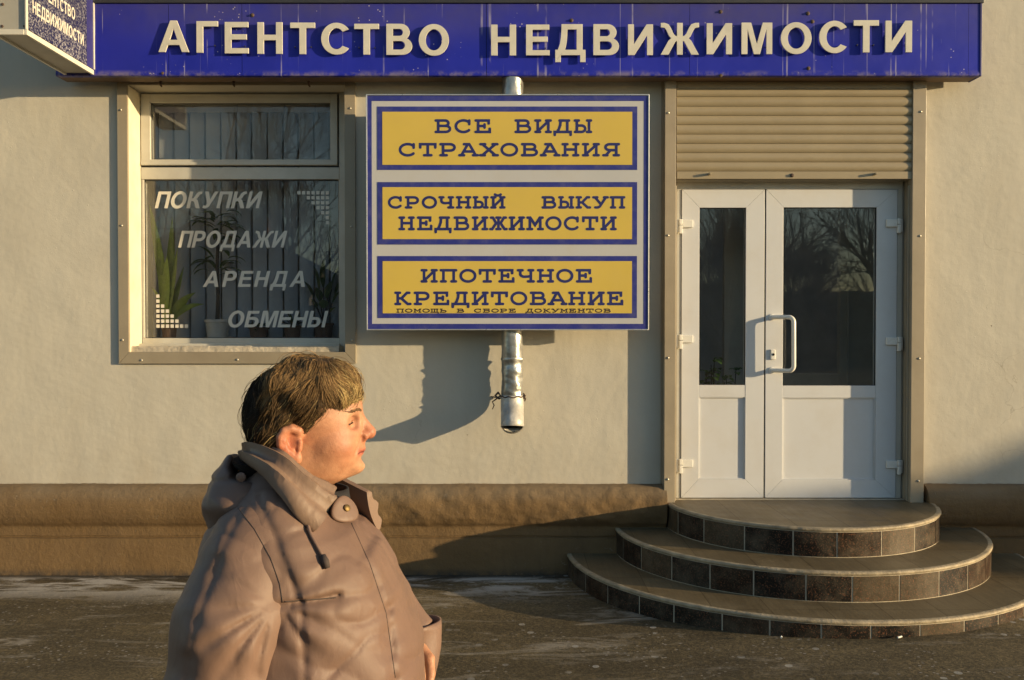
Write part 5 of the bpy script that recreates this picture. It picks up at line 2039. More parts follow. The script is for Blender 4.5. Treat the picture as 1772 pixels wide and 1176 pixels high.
    ring = [(q[0] + eb, q[1], q[2]) for q in ring]
    for a, b in zip(ring[:-1], ring[1:]): HA(capf(a, b, .0052, .0052), tuple((p + q) / 2 for p, q in zip(a, b)), .02, .009)
    HA(ell((.004 + eb, .0755, -.047), (.0105, .0068, .0125)), (.004 + eb, .0755, -.047), .02, .006)
    HA(ell((-.005 + eb, .085, -.018), (.0095, .0085, .016)), (-.005 + eb, .085, -.018), .022, .004, 'sub')
    HA(ell((.004 + eb, .084, -.032), (.0055, .0085, .0070)), (.004 + eb, .084, -.032), .016, .003, 'sub')
    ant = [(-.012, .082, .000), (-.0165, .083, -.014), (-.012, .081, -.030), (-.003, .079, -.037)]
    ant = [(q[0] + eb, q[1], q[2]) for q in ant]
    for a, b in zip(ant[:-1], ant[1:]): HA(capf(a, b, .0036, .0036), tuple((p + q) / 2 for p, q in zip(a, b)), .015, .004)
    HA(capf((.011 + eb, .076, -.018), (.010 + eb, .075, -.030), .0050, .005), (.0105 + eb, .076, -.024), .015, .005)
    V, Q = F.mesh()
    o = raw_mesh('person', V, Q, M['skin'], None, skin_colour(V))
    tag(o, 'woman with short brown hair in a taupe padded winter coat walking past the shop', 'person')
    return o, near, far


def skin_mat():
    t = NT('skin')
    c = t.attr()
    c = t.mix(1.0, c, t.ramp(t.noise(70, 5, .65), [(.3, (.86, .82, .80)), (.7, (1.1, 1.08, 1.06))]), 'MULTIPLY')
    c = t.mix(1.0, c, t.ramp(t.noise(24, 4, .6), [(.32, (.86, .76, .72)), (.68, (1.06, 1.06, 1.04))]), 'MULTIPLY')
    n = t.bump(t.noise(420, 3, .6), .0004)
    n = t.bump(t.noise(90, 4, .6), .0008, 1, n)
    m = t.bsdf(c, .52, 0, .4, n)
    b = [q for q in t.n if q.type == 'BSDF_PRINCIPLED'][0]
    b.inputs["Subsurface Weight"].default_value = .06
    b.inputs["Subsurface Radius"].default_value = (.010, .004, .0025)
    b.inputs["Subsurface Scale"].default_value = .6
    return m


def coat_mat(name, col, sheen=.25):
    t = NT(name)
    c = t.ramp(t.noise(5, 6, .6), [(.3, mul(col, .86)), (.7, mul(col, 1.1))])
    c = t.mix(t.ramp(t.noise(2.1, 3), [(.4, 0), (.7, .35)]), c, (col[0] * .92, col[1] * .80, col[2] * .92))
    w = t.noise(1.0, 2, .5, t.map((14, 14, 8), rot=(0, .5, 0)), .6)
    n1 = t.bump(t.noise(900, 2, .6), .00012)
    n1 = t.bump(t.noise(1.0, 3, .6, t.map((60, 60, 38), rot=(.2, .6, 0)), .8), .0007, .7, n1)
    cr = t.noise(1.0, 3, .55, t.map((11, 11, 6.5), rot=(.3, .7, .2)), .5)
    cr = t.math('POWER', t.math('SUBTRACT', 1.0, t.math('MULTIPLY', t.math('ABSOLUTE', t.math('SUBTRACT', cr, .5)), 5.0)), 3.0)
    cr = t.math('MAXIMUM', cr, 0.0)
    n1 = t.bump(cr, .0006, .7, n1)
    n3 = t.bump(w, .0011, .6, n1)
    m = t.bsdf(c, t.ramp(t.noise(9, 4), [(.3, .50), (.7, .64)]), 0, .35, n3)
    b = [q for q in t.n if q.type == 'BSDF_PRINCIPLED'][0]
    b.inputs["Sheen Weight"].default_value = 0.0
    b.inputs["Sheen Roughness"].default_value = .4
    return m


M['skin'] = skin_mat()
M['coat'] = coat_mat('taupe_satin', (.172, .107, .078))
M['coatlight'] = coat_mat('taupe_satin_light', (.195, .128, .090))
M['lining'] = basic('black_lining_shade', (.012, .011, .012), .8, .2, 30)
M['trouser'] = basic('black_wool', (.018, .018, .02), .9, .2, 60, 0, .3, .001, 200)
M['boot'] = basic('black_leather', (.02, .017, .015), .4, .2, 30)
M['gold'] = basic('gold_metal', (.20, .135, .055), .55, .1, 40, .9)
M['cord'] = basic('dark_cord', (.05, .035, .03), .8)
M['hair'] = mat_tint('hair', .6, .25, 60, 0, .2)


def polyd(x, z, pts):
    d = np.full(np.broadcast(x, z).shape, 9., dtype=np.float32)
    s = np.zeros_like(d)
    acc = 0
    for (a, b), (c, e) in zip(pts[:-1], pts[1:]):
        L = math.hypot(c - a, e - b)
        t = np.clip(((x - a) * (c - a) + (z - b) * (e - b)) / (L * L), 0, 1)
        q = np.hypot(x - a - t * (c - a), z - b - t * (e - b))
        m = q < d
        d = np.where(m, q, d)
        s = np.where(m, acc + t * L, s)
        acc += L
    return d, s


def torso_f(x, y, z):
    zz = [.60, .75, .90, 1.0, 1.08, 1.15, 1.21, 1.26, 1.29, 1.315, 1.34, 1.42]
    fr = [-.180, -.175, -.174, -.172, -.176, -.194, -.220, -.256, -.285, -.330, -.365, -.38]
    bk = [-.595, -.590, -.580, -.575, -.575, -.578, -.578, -.572, -.560, -.540, -.515, -.47]
    hw = [.255, .255, .25, .245, .24, .232, .222, .210, .195, .170, .135, .085]
    f, b, h = np.interp(z, zz, fr), np.interp(z, zz, bk), np.interp(z, zz, hw)
    c, r = (f + b) / 2, (f - b) / 2
    p = 2.35
    k = (np.abs((x - c) / r) ** p + np.abs((y - PY) / h) ** p) ** (1 / p)
    return (k - 1) * np.minimum(r, h) * .92


def G(px, py, y=PY - .2):
    p = W(px, py, y)
    return (p.x, p.z)


def build_coat(person, near, far):
    h = .0042
    F = Field(np.arange(-.68, -.10, h), np.arange(-4.66, -4.10, h), np.arange(.60, 1.46, h))
    F.op((-.7, -4.7, .66), (-.1, -4.1, 1.40), torso_f, .01)
    F.op((-.7, -4.7, 1.2), (-.1, -4.1, 1.45), capf((-.415, PY - .115, 1.30), (-.415, PY + .115, 1.30), .068, .068), .05)
    F.op((-.7, -4.7, .58), (-.1, -4.1, .68), lambda x, y, z: z - .665 - .004 * vnoise(x * 30, y * 30, z), .012, 'sub') if False else None
    hem = .675
    X_, Y_, Z_ = np.meshgrid(*F.a, indexing='ij', sparse=True)
    # folds, gathers along the front flap, seams pulled in
    def disp(x, y, z):
        d = .008 * vnoise(x * 5 + 3 * z, y * 5, z * 9 - 4 * x) + .004 * vnoise(x * 12 + 8 * z, y * 11, z * 15 - 9 * x)
        d += .0012 * vnoise(x * 30, y * 24, z * 26 + 12 * x)
        return d
    D = F.D
    x, y, z = np.broadcast_arrays(X_, Y_, Z_)
    band = np.abs(D) < .05
    xb, yb, zb = x[band], y[band], z[band]
    dd = disp(xb, yb, zb)
    rg = lambda q: np.clip(1 - np.abs(q) * 3.2, 0, 1) ** 1.5
    dd += .0030 * rg(vnoise(xb * 7 + 9 * zb, yb * 6, zb * 11 - 5 * xb + 3)) + .0028 * rg(vnoise(xb * 13 - 9 * zb, yb * 9 + 4, zb * 17 + 8 * xb))
    nearside = yb < PY + .02
    # front flap: a band on the near side of the front edge with gathers across it
    flap = [G(612, 905, PY - .06), G(640, 975, PY - .10), G(668, 1060, PY - .13), G(684, 1176, PY - .14), (G(690, 1176, PY - .14)[0], .6)]
    fd, fs = polyd(xb, zb, flap)
    fl_x = np.interp(zb, [q[1] for q in reversed(flap)], [q[0] for q in reversed(flap)])
    side = xb - fl_x
    dd += np.where(nearside, .0022 * np.exp(-(fd / .007) ** 2), 0)
    dd -= np.where(nearside & (side > 0), .0035, 0) * np.clip(fd / .012, 0, 1)
    puck = 2.2 * vnoise(fs * 62, side * 16 + 5, yb * 3) * np.exp(-(fd / .035) ** 2)
    dd += np.where(nearside & (side > -.012), .0014 * puck, 0)
    for pts, dep, wd in (([G(488, 1042), G(530, 1038), G(582, 1034)], .006, .006), ([G(525, 1040), G(532, 1120), G(536, 1176)], .003, .006),
                         ([G(432, 872), G(468, 925), G(500, 985), G(520, 1035)], .0035, .006)):
        gd, gs = polyd(xb, zb, pts)
        dd += np.where(yb < PY - .08, dep * np.exp(-(gd / wd) ** 2), 0)
        dd += np.where(yb < PY - .08, .0022 * vnoise(gs * 50, gd * 20, zb) * np.exp(-(gd / .02) ** 2), 0)
    ax, az = G(486, 1036)
    ang = np.arctan2(zb - az, xb - ax)
    rad = np.hypot(xb - ax, zb - az)
    for a0, wd_, amp, r0 in ((-.12, .16, .006, .12), (-.55, .16, .006, .15), (-1.05, .14, .006, .14), (.35, .16, .004, .10)):
        dd += np.where(yb < PY - .07, amp * np.exp(-((ang - a0 - 1.2 * rad) / wd_) ** 2) * np.exp(-(rad / r0) ** 2) * np.clip((rad - .012) / .05, 0, 1), 0)
    D[band] += dd
    # hem
    D[:] = np.maximum(D, (hem - Z_) + .003 * np.sin(X_ * 60))
    # open neck
    F.op((-.55, -4.5, 1.30), (-.2, -4.2, 1.5), capf((-.385, PY, 1.345), (-.425, PY, 1.50), .066, .085), .012, 'sub')
    V, Q = F.mesh()
    V = smooth_mesh(V, Q, 1, .4)
    coat = raw_mesh('coat', V, Q, M['coat'], person)

    def sleeve(arm, rads, seed, back=0):
        a = [Vector(p) for p in arm]
        lo = [min(p[i] for p in a) - .15 for i in range(3)]
        hi = [max(p[i] for p in a) + .15 for i in range(3)]
        F = Field(np.arange(lo[0], hi[0], h), np.arange(lo[1], hi[1], h), np.arange(lo[2], hi[2], h))
        for p, q, r0, r1 in zip(a[:-1], a[1:], rads[:-1], rads[1:]):
            F.op(lo, hi, capf(p, q, r0, r1), .035)
        D = F.D
        x, y, z = np.meshgrid(*F.a, indexing='ij')
        band = np.abs(D) < .05
        xb, yb, zb = x[band], y[band], z[band]
        # folds ring the limb and slant
        d0 = (a[1] - a[0]).normalized()
        s = (xb - a[0].x) * d0.x + (yb - a[0].y) * d0.y + (zb - a[0].z) * d0.z
        t = xb * .8 + yb * .6
        dd = .0075 * vnoise(s * 9 + 5 * t + seed, t * 5, yb * 6) + .004 * vnoise(s * 22 - 9 * t, t * 9 + seed, yb * 9) + .0013 * vnoise(s * 44 + 12 * t, t * 20, yb * 20 + seed)
        rg = lambda q: np.clip(1 - np.abs(q) * 3.2, 0, 1) ** 1.5
        dd += .0036 * rg(vnoise(s * 11 + 7 * t + seed, t * 4, yb * 5)) + .0026 * rg(vnoise(s * 19 - 11 * t, t * 7 + seed, yb * 8))
        if seed == 1:
            # padded seam down the outside of the sleeve, gathered along it
            pts = [G(392, 880, PY - .27), G(366, 950, PY - .28), G(345, 1040, PY - .28), G(330, 1120, PY - .28), G(322, 1190, PY - .28)]
            gd, gs = polyd(xb, zb, pts)
            m = yb < a[0].y
            dd += np.where(m, .0024 * np.exp(-(gd / .007) ** 2) + .0065 * vnoise(gs * 48, gd * 18 + 3, yb * 3) * np.exp(-(gd / .030) ** 2), 0)
        if seed == 1:
            ax, az = G(486, 1036)
            ang = np.arctan2(zb - az, ax - xb)
            rad = np.hypot(xb - ax, zb - az)
            for a0, wd_, amp, r0 in ((.10, .12, .007, .10), (-.35, .10, .009, .13), (-.8, .10, .009, .15), (-1.2, .08, .008, .17), (.6, .12, .005, .1)):
                dd += np.where(yb < a[0].y + .05, amp * np.exp(-((ang - a0 + 1.0 * rad) / wd_) ** 2) * np.exp(-(rad / r0) ** 2) * np.clip((rad - .012) / .05, 0, 1), 0)
        D[band] += dd
        # cut at the wrist
        e = a[-1]
        dn = (a[-1] - a[-2]).normalized()
        cut = (x - e.x) * dn.x + (y - e.y) * dn.y + (z - e.z) * dn.z
        D[:] = np.maximum(D, cut)
        V, Q = F.mesh()
        V = smooth_mesh(V, Q, 1, .4)
        return raw_mesh('sleeve', V, Q, M['coat'], coat)
    near_sleeve = sleeve([(-.452, PY - .128, 1.268), (-.478, PY - .185, 1.17), (-.494, PY - .20, 1.03), (-.435, PY - .275, .835)], [.088, .092, .084, .060], 1)
    sleeve([(-.42, PY + .155, 1.262), (-.38, PY + .20, 1.18), (-.300, PY + .222, 1.08), (-.204, PY + .197, .998)], [.088, .084, .070, .057], 2)

    # slanting open cuff round the far hand
    wr = Vector((-.205, PY + .195, 1.010))
    m = MB()
    n, rows = 28, 8
    vs, fs = [], []
    for i in range(rows + 1):
        for k in range(n):
            a = 2 * math.pi * k / n
            t = i / rows
            dx, dy = math.cos(a), math.sin(a)
            low = .028 + .095 * (.5 + .5 * (dx * .86 + dy * .5)) ** 1.2
            r = .052 + .006 * math.sin(3 * a + 4 * t) - .004 * t
            vs.append((wr.x + r * dx * (1 - .12 * t) + .004 * t, wr.y + r * dy, wr.z + .03 - low * t - .0))
    for i in range(rows):
        for k in range(n): fs.append((i * n + k, (i + 1) * n + k, (i + 1) * n + (k + 1) % n, i * n + (k + 1) % n))
    c = m.add(vs, fs).build('cuff', M['coat'], coat, smooth=True)
    so = c.modifiers.new('cloth', 'SOLIDIFY')
    so.thickness = .006

    # hood lying on the back
    F = Field(np.arange(-.66, -.38, .004), np.arange(-4.60, -4.16, .004), np.arange(1.22, 1.48, .004))
    F.op((-.66, -4.6, 1.2), (-.36, -4.1, 1.48), ell((-.492, PY, 1.356), (.070, .128, .076)), .02)
    F.op((-.66, -4.6, 1.2), (-.36, -4.1, 1.48), capf((-.505, PY - .07, 1.318), (-.505, PY + .07, 1.318), .055, .055), .04)
    F.op((-.66, -4.6, 1.2), (-.36, -4.1, 1.5), ell((-.472, PY, 1.420), (.062, .105, .043)), .012, 'sub')
    x, y, z = np.meshgrid(*F.a, indexing='ij')
    zr = 1.392 + .2 * (x + .50)
    F.D += .004 * np.exp(-((z - zr) / .004) ** 2) + .009 * vnoise(x * 12, y * 12, z * 26) + .006 * vnoise(x * 24 + z * 20, y * 22, z * 46)
    V, Q = F.mesh()
    raw_mesh('hood', V, Q, M['coat'], coat)
    ins = MB()
    pts = []
    # dark lining inside the hood
    vs, fs = [], []
    for i in range(9):
        for k in range(24):
            a = 2 * math.pi * k / 24
            t = i / 8
            vs.append((-.475 + (.052 * (1 - t * .9)) * math.cos(a), PY + .094 * (1 - t * .9) * math.sin(a), 1.416 - .036 * (1 - (1 - t) ** 2)))
    for i in range(8):
        for k in range(24): fs.append((i * 24 + k, i * 24 + (k + 1) % 24, (i + 1) * 24 + (k + 1) % 24, (i + 1) * 24 + k))
    ins.add(vs, fs).build('hood_lining', M['lining'], coat, smooth=True)
    q = W(421, 823, PY - .098)
    MB().lathe((q.x, q.y - .012, q.z), [(.0085, 0), (.0085, .004), (.005, .006)], 14, 'y').build('snap_button', M['coat'], coat, smooth=True, sharp=40)

    # turned down collar: a padded band from the nape to each front corner
    def spline(P, n):
        P = [Vector(p) for p in P]
        out = []
        for i in range(len(P) - 1):
            p0, p1, p2, p3 = P[max(0, i - 1)], P[i], P[i + 1], P[min(len(P) - 1, i + 2)]
            for k in range(n):
                t = k / n
                out.append(.5 * ((2 * p1) + (p2 - p0) * t + (2 * p0 - 5 * p1 + 4 * p2 - p3) * t * t + (3 * p1 - p0 - 3 * p2 + p3) * t ** 3))
        out.append(P[-1])
        return out
    def band(U, L, th, seed, out_sign):
        U, L = spline(U, 12), spline(L, 12)
        n = len(U)
        rows = 13
        vs, fs = [], []
        ctr = Vector((-.40, PY, 1.36))
        for i in range(n):
            ax = L[i] - U[i]
            tan = (U[min(n - 1, i + 1)] + L[min(n - 1, i + 1)] - U[max(0, i - 1)] - L[max(0, i - 1)]).normalized()
            nr = tan.cross(ax).normalized()
            mid = (U[i] + L[i]) / 2
            if nr.dot(mid - ctr) < 0: nr = -nr
            for j in range(rows):
                s = j / (rows - 1)
                # two soft rolls across the width
                b = math.sin(math.pi * s) ** .6 * th * (1 + .62 * math.cos(4.6 * math.pi * s + .4) * min(1, i / 8))
                w = th * .2 * mnoise.noise((i * .09 + seed, s * 5, seed)) + .0012 * mnoise.noise((i * .5 + seed, s * 9, seed))
                vs.append(U[i] + ax * s + nr * (b + w + .004))
            for j in range(rows - 1, -1, -1):
                s = j / (rows - 1)
                vs.append(U[i] + ax * s - nr * (.004 + .006 * math.sin(math.pi * s)))
        k = 2 * rows
        for i in range(n - 1):
            for j in range(k):
                j2 = (j + 1) % k
                fs.append((i * k + j, i * k + j2, (i + 1) * k + j2, (i + 1) * k + j))
        fs += [tuple(range(k - 1, -1, -1)), tuple((n - 1) * k + j for j in range(k))]
        return MB().add(vs, fs)
    U = [W(441, 778, PY), W(452, 775, PY - .05), W(490, 782, PY - .085), W(527, 815, PY - .088), W(557, 832, PY - .074), W(580, 842, PY - .055)]
    L = [W(420, 800, PY + .0), W(425, 800, PY - .085), W(455, 822, PY - .135), W(488, 858, PY - .160), W(515, 893, PY - .165), W(544, 919, PY - .155)]
    c1 = band(U, L, .015, 1, -1).build('collar', M['coatlight'], coat, smooth=True, sharp=70)
    mir = lambda p: Vector((p.x, 2 * PY - p.y, p.z))
    U2 = [W(441, 778, PY), mir(U[1]), mir(U[2]), W(545, 800, PY + .085), W(590, 826, PY + .075), W(637, 850, PY + .055)]
    L2 = [W(420, 800, PY), mir(L[1]), mir(L[2]), W(540, 852, PY + .135), W(600, 890, PY + .125), W(656, 916, PY + .075)]
    band(U2, L2, .009, 5, 1).build('collar', M['coatlight'], coat, smooth=True, sharp=70)
    # inner stand of the collar round the throat, snapped at the front
    m = MB()
    vs, fs = [], []
    n, rows = 36, 6
    for i in range(n + 1):
        a = R(-150 + 300 * i / n)
        for j in range(rows):
            t = j / (rows - 1)
            r = .078 + .006 * math.sin(5 * a) * t + .004 * mnoise.noise((a * 2, t * 3, 1))
            vs.append((-.392 + (r + .012 - .015 * t) * math.cos(a), PY + r * math.sin(a) * .98, 1.295 + .060 * t + .018 * (1 - math.cos(a)) * t))
    for i in range(n):
        for j in range(rows - 1): fs.append((i * rows + j, (i + 1) * rows + j, (i + 1) * rows + j + 1, i * rows + j + 1))
    o = m.add(vs, fs).build('collar_stand', M['lining'], coat, smooth=True)  # black colour puts the shadow inside the collar into the cloth
    so = o.modifiers.new('cloth', 'SOLIDIFY')
    so.thickness = .005
    # throat flap with its snap
    m = MB()
    f0 = [W(588, 846, PY - .04), W(566, 868, PY - .065), W(562, 905, PY - .085), W(600, 915, PY - .065), W(634, 905, PY - .02), W(626, 872, PY - .01), W(606, 850, PY - .015)]
    c = sum(f0, Vector()) / len(f0)
    f0 = [c + (p - c) * .74 for p in f0]
    nrm = (f0[0] - f0[3]).cross(f0[1] - f0[4]).normalized()
    if nrm.y > 0: nrm = -nrm
    vs = [c + nrm * .004] + [p + nrm * .002 for p in f0] + [p - nrm * .003 for p in f0]
    k = len(f0)
    fs = [(0, 1 + i, 1 + (i + 1) % k) for i in range(k)] + [(1 + i, 1 + k + i, 1 + k + (i + 1) % k, 1 + (i + 1) % k) for i in range(k)]
    o = m.add(vs, fs).build('throat_flap', M['coat'], coat, smooth=True)
    sd = o.modifiers.new('soft', 'SUBSURF')
    sd.levels = sd.render_levels = 2
    q = c + nrm * .0035
    MB().tube([q, q + nrm * .003, q + nrm * .0045], [.0066, .0066, .0045], 16).build('snap_button', M['gold'], coat, smooth=True, sharp=40)
    # sewn seams, thin and dark, lying on the cloth
    def seam(objs, pts, r=.0008, lift=.0002):
        P = []
        for (a, b), (c_, e) in zip(pts[:-1], pts[1:]):
            for k in range(14): P.append((a + (c_ - a) * k / 14, b + (e - b) * k / 14))
        P.append(pts[-1])
        out = []
        for px, py in P:
            d_ = (W(px, py, -4.5) - cam.location).normalized()
            best = None
            for o_ in objs:
                hit, loc, nn, _ = o_.ray_cast(cam.location, d_)
                if hit and (best is None or (loc - cam.location).length < (best - cam.location).length): best = loc - d_ * lift
            if best is not None: out.append(best)
        return MB().tube(out, r, 6).build('seam', M['cord'], coat, smooth=True)
    seam([coat], [(608, 905), (640, 975), (668, 1060), (684, 1172)])
    seam([coat], [(492, 1041), (530, 1038), (582, 1034)], .0012)
    seam([near_sleeve, coat], [(412, 879), (440, 915), (468, 965), (484, 1010), (489, 1042)], .0009)
    # draw cord with its end piece
    def on_coat(px, py, off):
        d = (W(px, py, -4.5) - cam.location).normalized()
        hit, loc, nn, _ = coat.ray_cast(cam.location, d)
        return (loc if hit else W(px, py, PY - .2)) - d * off
    P = [W(533, 908, PY - .158), on_coat(538, 925, .006), on_coat(549, 945, .007), on_coat(558, 961, .007)]
    cord = MB().tube(spline(P, 6), .0032, 8).build('draw_cord', M['coat'], coat, smooth=True)
    P = [on_coat(558, 961, .007), on_coat(563, 972, .008), on_coat(567, 983, .007)]
    MB().tube(P, [.0055, .0068, .0045], 10).build('cord_end', M['cord'], coat, smooth=True)
    return coat


def build_legs(person):
    cx, cy = -.405, PY
    F = Field(np.arange(-.72, -.06, .007), np.arange(-4.58, -4.18, .007), np.arange(.06, .98, .007))
    def cp(a, b, ra, rb, k=.04): F.op([min(a[i], b[i]) - .14 for i in range(3)], [max(a[i], b[i]) + .14 for i in range(3)], capf(a, b, ra, rb), k)
    F.op((-.7, -4.6, .7), (-.1, -4.1, 1.0), ell((cx + .015, cy, .88), (.165, .19, .12)), .04)
    for s, ax, kx in ((-1, -.54, -.44), (1, -.23, -.30)):
        hip, knee, ank = (cx, cy + s * .088, .82), (kx, cy + s * .088, .45), (ax, cy + s * .082, .13)
        cp(hip, knee, .105, .076)
        cp(knee, ank, .074, .068, .03)
    x, y, z = np.meshgrid(*F.a, indexing='ij')
    F.D += .008 * vnoise(x * 12, y * 10, z * 16)
    F.D = np.maximum(F.D, .105 - z)
    V, Q = F.mesh()
    raw_mesh('trousers', V, Q, M['trouser'], person)
    for s, ax in ((-1, -.54), (1, -.23)):
        F = Field(np.arange(ax - .12, ax + .24, .006), np.arange(cy + s * .085 - .09, cy + s * .085 + .09, .006), np.arange(-.02, .26, .006))
        yy = cy + s * .085
        def add(fn, k=.03): F.op((ax - .12, yy - .1, -.02), (ax + .24, yy + .1, .26), fn, k)
        add(capf((ax, yy, .20), (ax, yy, .075), .055, .05))
        add(capf((ax - .015, yy, .05), (ax + .14, yy + s * .008, .042), .046, .040))
        add(ell((ax + .15, yy + s * .01, .038), (.055, .047, .036)))
        x, y, z = np.meshgrid(*F.a, indexing='ij')
        F.D = np.maximum(np.maximum(F.D, .004 - z), z - .235)
        V, Q = F.mesh()
        raw_mesh('boot', V, Q, M['boot'], person)


def build_hair(person):
    """a dark cap with locks combed forward from the crown over it"""
    def hair_f(u, v, w):
        a = ell((.008, 0, .040), (.104, .088, .093))(u, v, w)
        b = ell((.056, 0, .076), (.051, .066, .048))(u, v, w)
        c = ell((-.040, 0, -.012), (.052, .072, .060))(u, v, w)
        k = .03
        h = np.clip(.5 + .5 * (b - a) / k, 0, 1)
        d = b * (1 - h) + a * h - k * h * (1 - h)
        h = np.clip(.5 + .5 * (c - d) / k, 0, 1)
        d = c * (1 - h) + d * h - k * h * (1 - h)
        d = d - .0075 * vnoise(u * 20 + 40, v * 20 + 40, w * 20 + 40) - .0035 * vnoise(u * 46 + 9, v * 46 + 9, w * 46 + 9)
        e = np.clip(1 + hairline(u, v, w) / .034, 0, 1) * np.clip((u + .04) / .03, 0, 1)
        return d + .0125 * e * e
    def hairline(u, v, w):
        """> 0 where there is face or neck instead of hair"""
        # lower edge as seen from the side: fringe, temple, in front of the ear, behind the ear, nape
        us = [-.12, -.09, -.06, -.040, -.034, -.018, -.002, .008, .016, .030, .060, .085, .105, .13]
        ws = [-.044, -.046, -.048, -.046, -.004, .012, .010, -.008, .000, .018, .028, .031, .033, .036]
        return np.interp(u, us, ws) + .007 * vnoise(u * 55 + 30, v * 30 + 30, w * 0 + 3) - w
    F = Field(*[np.arange(a, b, .0035) for a, b in ((-.135, .145), (-.115, .115), (-.075, .165))])
    x, y, z = np.meshgrid(*F.a, indexing='ij')
    F.D = hair_f(x, y, z)
    F.D += .002 * vnoise(x * 60, y * 70, z * 60)
    F.D += .0022
    F.D = np.maximum(F.D, hairline(x, y, z) * .8)
    F.D = np.maximum(F.D, u_cut(x, z))
    V, Q = F.mesh()
    rs = np.random.RandomState(8)
    VW = np.array([h2w(*p) for p in V])
    t = np.clip((V[:, 0] + .03) / .07, 0, 1)[:, None] * np.clip(.55 + .9 * vnoise(V[:, 0] * 8, V[:, 1] * 20, V[:, 2] * 22), 0, 1)[:, None]
    col = np.array([.026, .017, .011]) * (1 - t) + np.array([.17, .105, .046]) * t  # cap darkened at the back to paint its shaded side
    bl = np.clip((V[:, 0] - .06) / .04, 0, 1) * np.clip((.10 - V[:, 2]) / .03, 0, 1)
    bl = bl[:, None]
    col = col * (1 - bl) + np.array([.20, .135, .055]) * bl
    hair = raw_mesh('hair', VW, Q, M['hair'], person, col)
    # locks, all grown together along the flow of the hair
    def grad(P):
        e = .002
        g = np.zeros_like(P)
        for a in range(3):
            d_ = np.zeros(3)
            d_[a] = e
            A, B = P + d_, P - d_
            g[:, a] = hair_f(A[:, 0], A[:, 1], A[:, 2]) - hair_f(B[:, 0], B[:, 1], B[:, 2])
        return g / (np.linalg.norm(g, axis=1, keepdims=True) + 1e-9)
    def nz(P, f, o=0.): return vnoise(P[:, 0] * f + o, P[:, 1] * f + o * 2, P[:, 2] * f - o)
    N = 14000
    P0 = V[rs.choice(len(V), N)] + rs.normal(0, .0012, (N, 3))
    P0 = P0[hairline(P0[:, 0], P0[:, 1], P0[:, 2]) < -.002]
    N = len(P0)
    crown = np.array([-.045, .012, .128])
    front = np.clip((P0[:, 0] + .01) / .09, 0, 1)[:, None]
    g = grad(P0)
    away = P0 - crown
    away -= g * (away * g).sum(1, keepdims=True)
    away /= np.linalg.norm(away, axis=1, keepdims=True) + 1e-6
    side_w = np.clip((.062 - P0[:, :1]) / .035, 0, 1)
    flow = away * .45 + side_w * np.array([-.70, 0, -.42]) + (1 - side_w) * np.array([.60, -.22, -.22])
    flow += .60 * np.stack([nz(P0, 26), nz(P0, 26, 7), nz(P0, 26, 13)], 1) + rs.normal(0, .16, (N, 3))
    L = rs.uniform(.035, .075, N)
    clump = np.clip(nz(P0, 55, 3) + .35, 0, 1)
    lift = .0010 + .0050 * clump * rs.uniform(.4, 1.3, N) + .008 * (rs.rand(N) > .985)
    n = 7
    q = P0.copy()
    rows, alive = [], []
    over = .002 + .011 * rs.rand(N) ** 2
    live = np.ones(N, bool)
    for k in range(n + 1):
        gg = grad(q)
        q = q - gg * hair_f(q[:, 0], q[:, 1], q[:, 2])[:, None]
        tt = k / n
        rows.append(q + gg * (lift * math.sin(math.pi * min(1, tt * 1.08 + .02)) + .0006)[:, None])
        alive.append(live.copy())
        bend = np.stack([nz(q, 40, 20), nz(q, 40, 27), nz(q, 40, 33)], 1) * .35
        fl = flow + bend
        fl -= gg * (fl * gg).sum(1, keepdims=True)
        fl /= np.linalg.norm(fl, axis=1, keepdims=True) + 1e-6
        q = q + fl * (L / n)[:, None]
        live &= hairline(q[:, 0], q[:, 1], q[:, 2]) < over
    blond = np.clip((P0[:, 0] - .045) / .035, 0, 1) * np.where(P0[:, 2] < .10, 1, .35)
    streak = vnoise(P0[:, 0] * 8, P0[:, 1] * 20, P0[:, 2] * 22)
    dark = np.array([.030, .019, .011])  # near-black locks paint shade on the back of the head
    m = MB()
    for s in range(N):
        pts = [h2w(*rows[k][s]) for k in range(n + 1) if alive[k][s]]
        if len(pts) < 3: continue
        r0 = rs.uniform(.0003, .00062)
        nn = len(pts)
        rads = [r0 * (1 - .7 * (k / (nn - 1)) ** 2) for k in range(nn)]
        u = P0[s][0]
        if rs.rand() < .8 * blond[s] * (.35 + .65 * (streak[s] > -.15)) + .03: c = np.array([.46, .33, .14]) * rs.uniform(.45, 1.2)
        elif u > -.055 and streak[s] + .25 * front[s, 0] > .05: c = np.array([.23, .14, .060]) * rs.uniform(.5, 1.3)
        elif u > -.055: c = np.array([.105, .064, .029]) * rs.uniform(.5, 1.4)
        else: c = dark * rs.uniform(.5, 1.6)
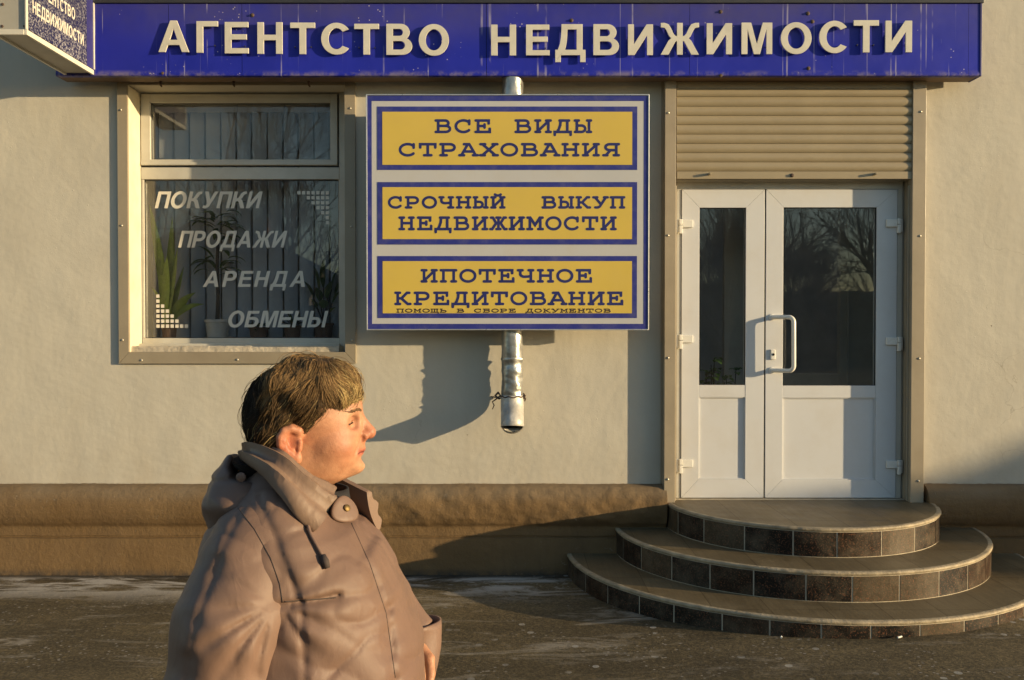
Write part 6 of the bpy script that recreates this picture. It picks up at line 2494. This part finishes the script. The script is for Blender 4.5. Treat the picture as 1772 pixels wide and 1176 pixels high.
        m.tube(pts, rads, 3, caps=False, col=tuple(c))
    m.build('hair_locks', M['hair'], hair, smooth=True)
    # eyebrows and the ear stud
    for s in (-1, 1):
        br = MB()
        for k in range(80):
            t = rs.rand()
            a = Vector((.1120 - .022 * t ** 1.5, s * (.014 + .034 * t), .0315 + .004 * math.sin(t * 3) + rs.normal(0, .0014)))
            d = Vector((-.006, s * .009, .0015))
            hit, loc, nn, _ = person.ray_cast(h2w(a.x + .03, a.y, a.z), -Vector((CY_, SY_, 0)))
            if not hit: continue
            q_ = head_local(loc.x, loc.y, loc.z)
            a = Vector((q_[0] + .0006, q_[1], q_[2]))
            br.tube([h2w(*a), h2w(*(a + d * .5 + Vector((.0008, 0, .0006)))), h2w(*(a + d))], [.00035, .0005, .0002], 3, caps=False, col=(.14, .08, .04))
        ls = []
        for k in range(14):
            av = .022 + .027 * k / 13
            ls.append((av, .0122 - .083 * (av - .02)))
        lash = MB()
        for (av, w) in ls:
            dpt = h2w(.112, s * av, w)
            d_ = -Vector((CY_, SY_, 0))
            hit, loc, nn, _ = person.ray_cast(dpt, d_)
            if hit: lash.tube([loc - d_ * .0002, loc - d_ * .0022 + Vector((0, 0, -.0004)), loc - d_ * .004 + Vector((0, 0, .0005))], [.0004, .0004, .0002], 3, caps=False, col=(.03, .018, .012))
        if lash.v: lash.build('eyelashes', M['hair'], person, smooth=True)
        br.build('eyebrow', M['hair'], person, smooth=True)
        e = MB()
        q = h2w(-.003, s * .083, -.060)
        e.tube([q + Vector((.0045 * math.cos(a), 0, .0045 * math.sin(a))) for a in [2 * math.pi * k / 14 for k in range(15)]], .0013, 7)
        q = h2w(-.003, s * .083, -.0665)
        e.lathe((q.x, q.y, q.z), [(.001, -.003), (.003, -.001), (.003, .001), (.001, .003)], 10)
        e.build('earring', M['gold'], person, smooth=True)


def u_cut(x, z):
    """keep the fringe from reaching past the brow"""
    return x - .110


person, near_arm, far_arm = build_body()
build_legs(person)
build_coat(person, near_arm, far_arm)
build_hair(person)
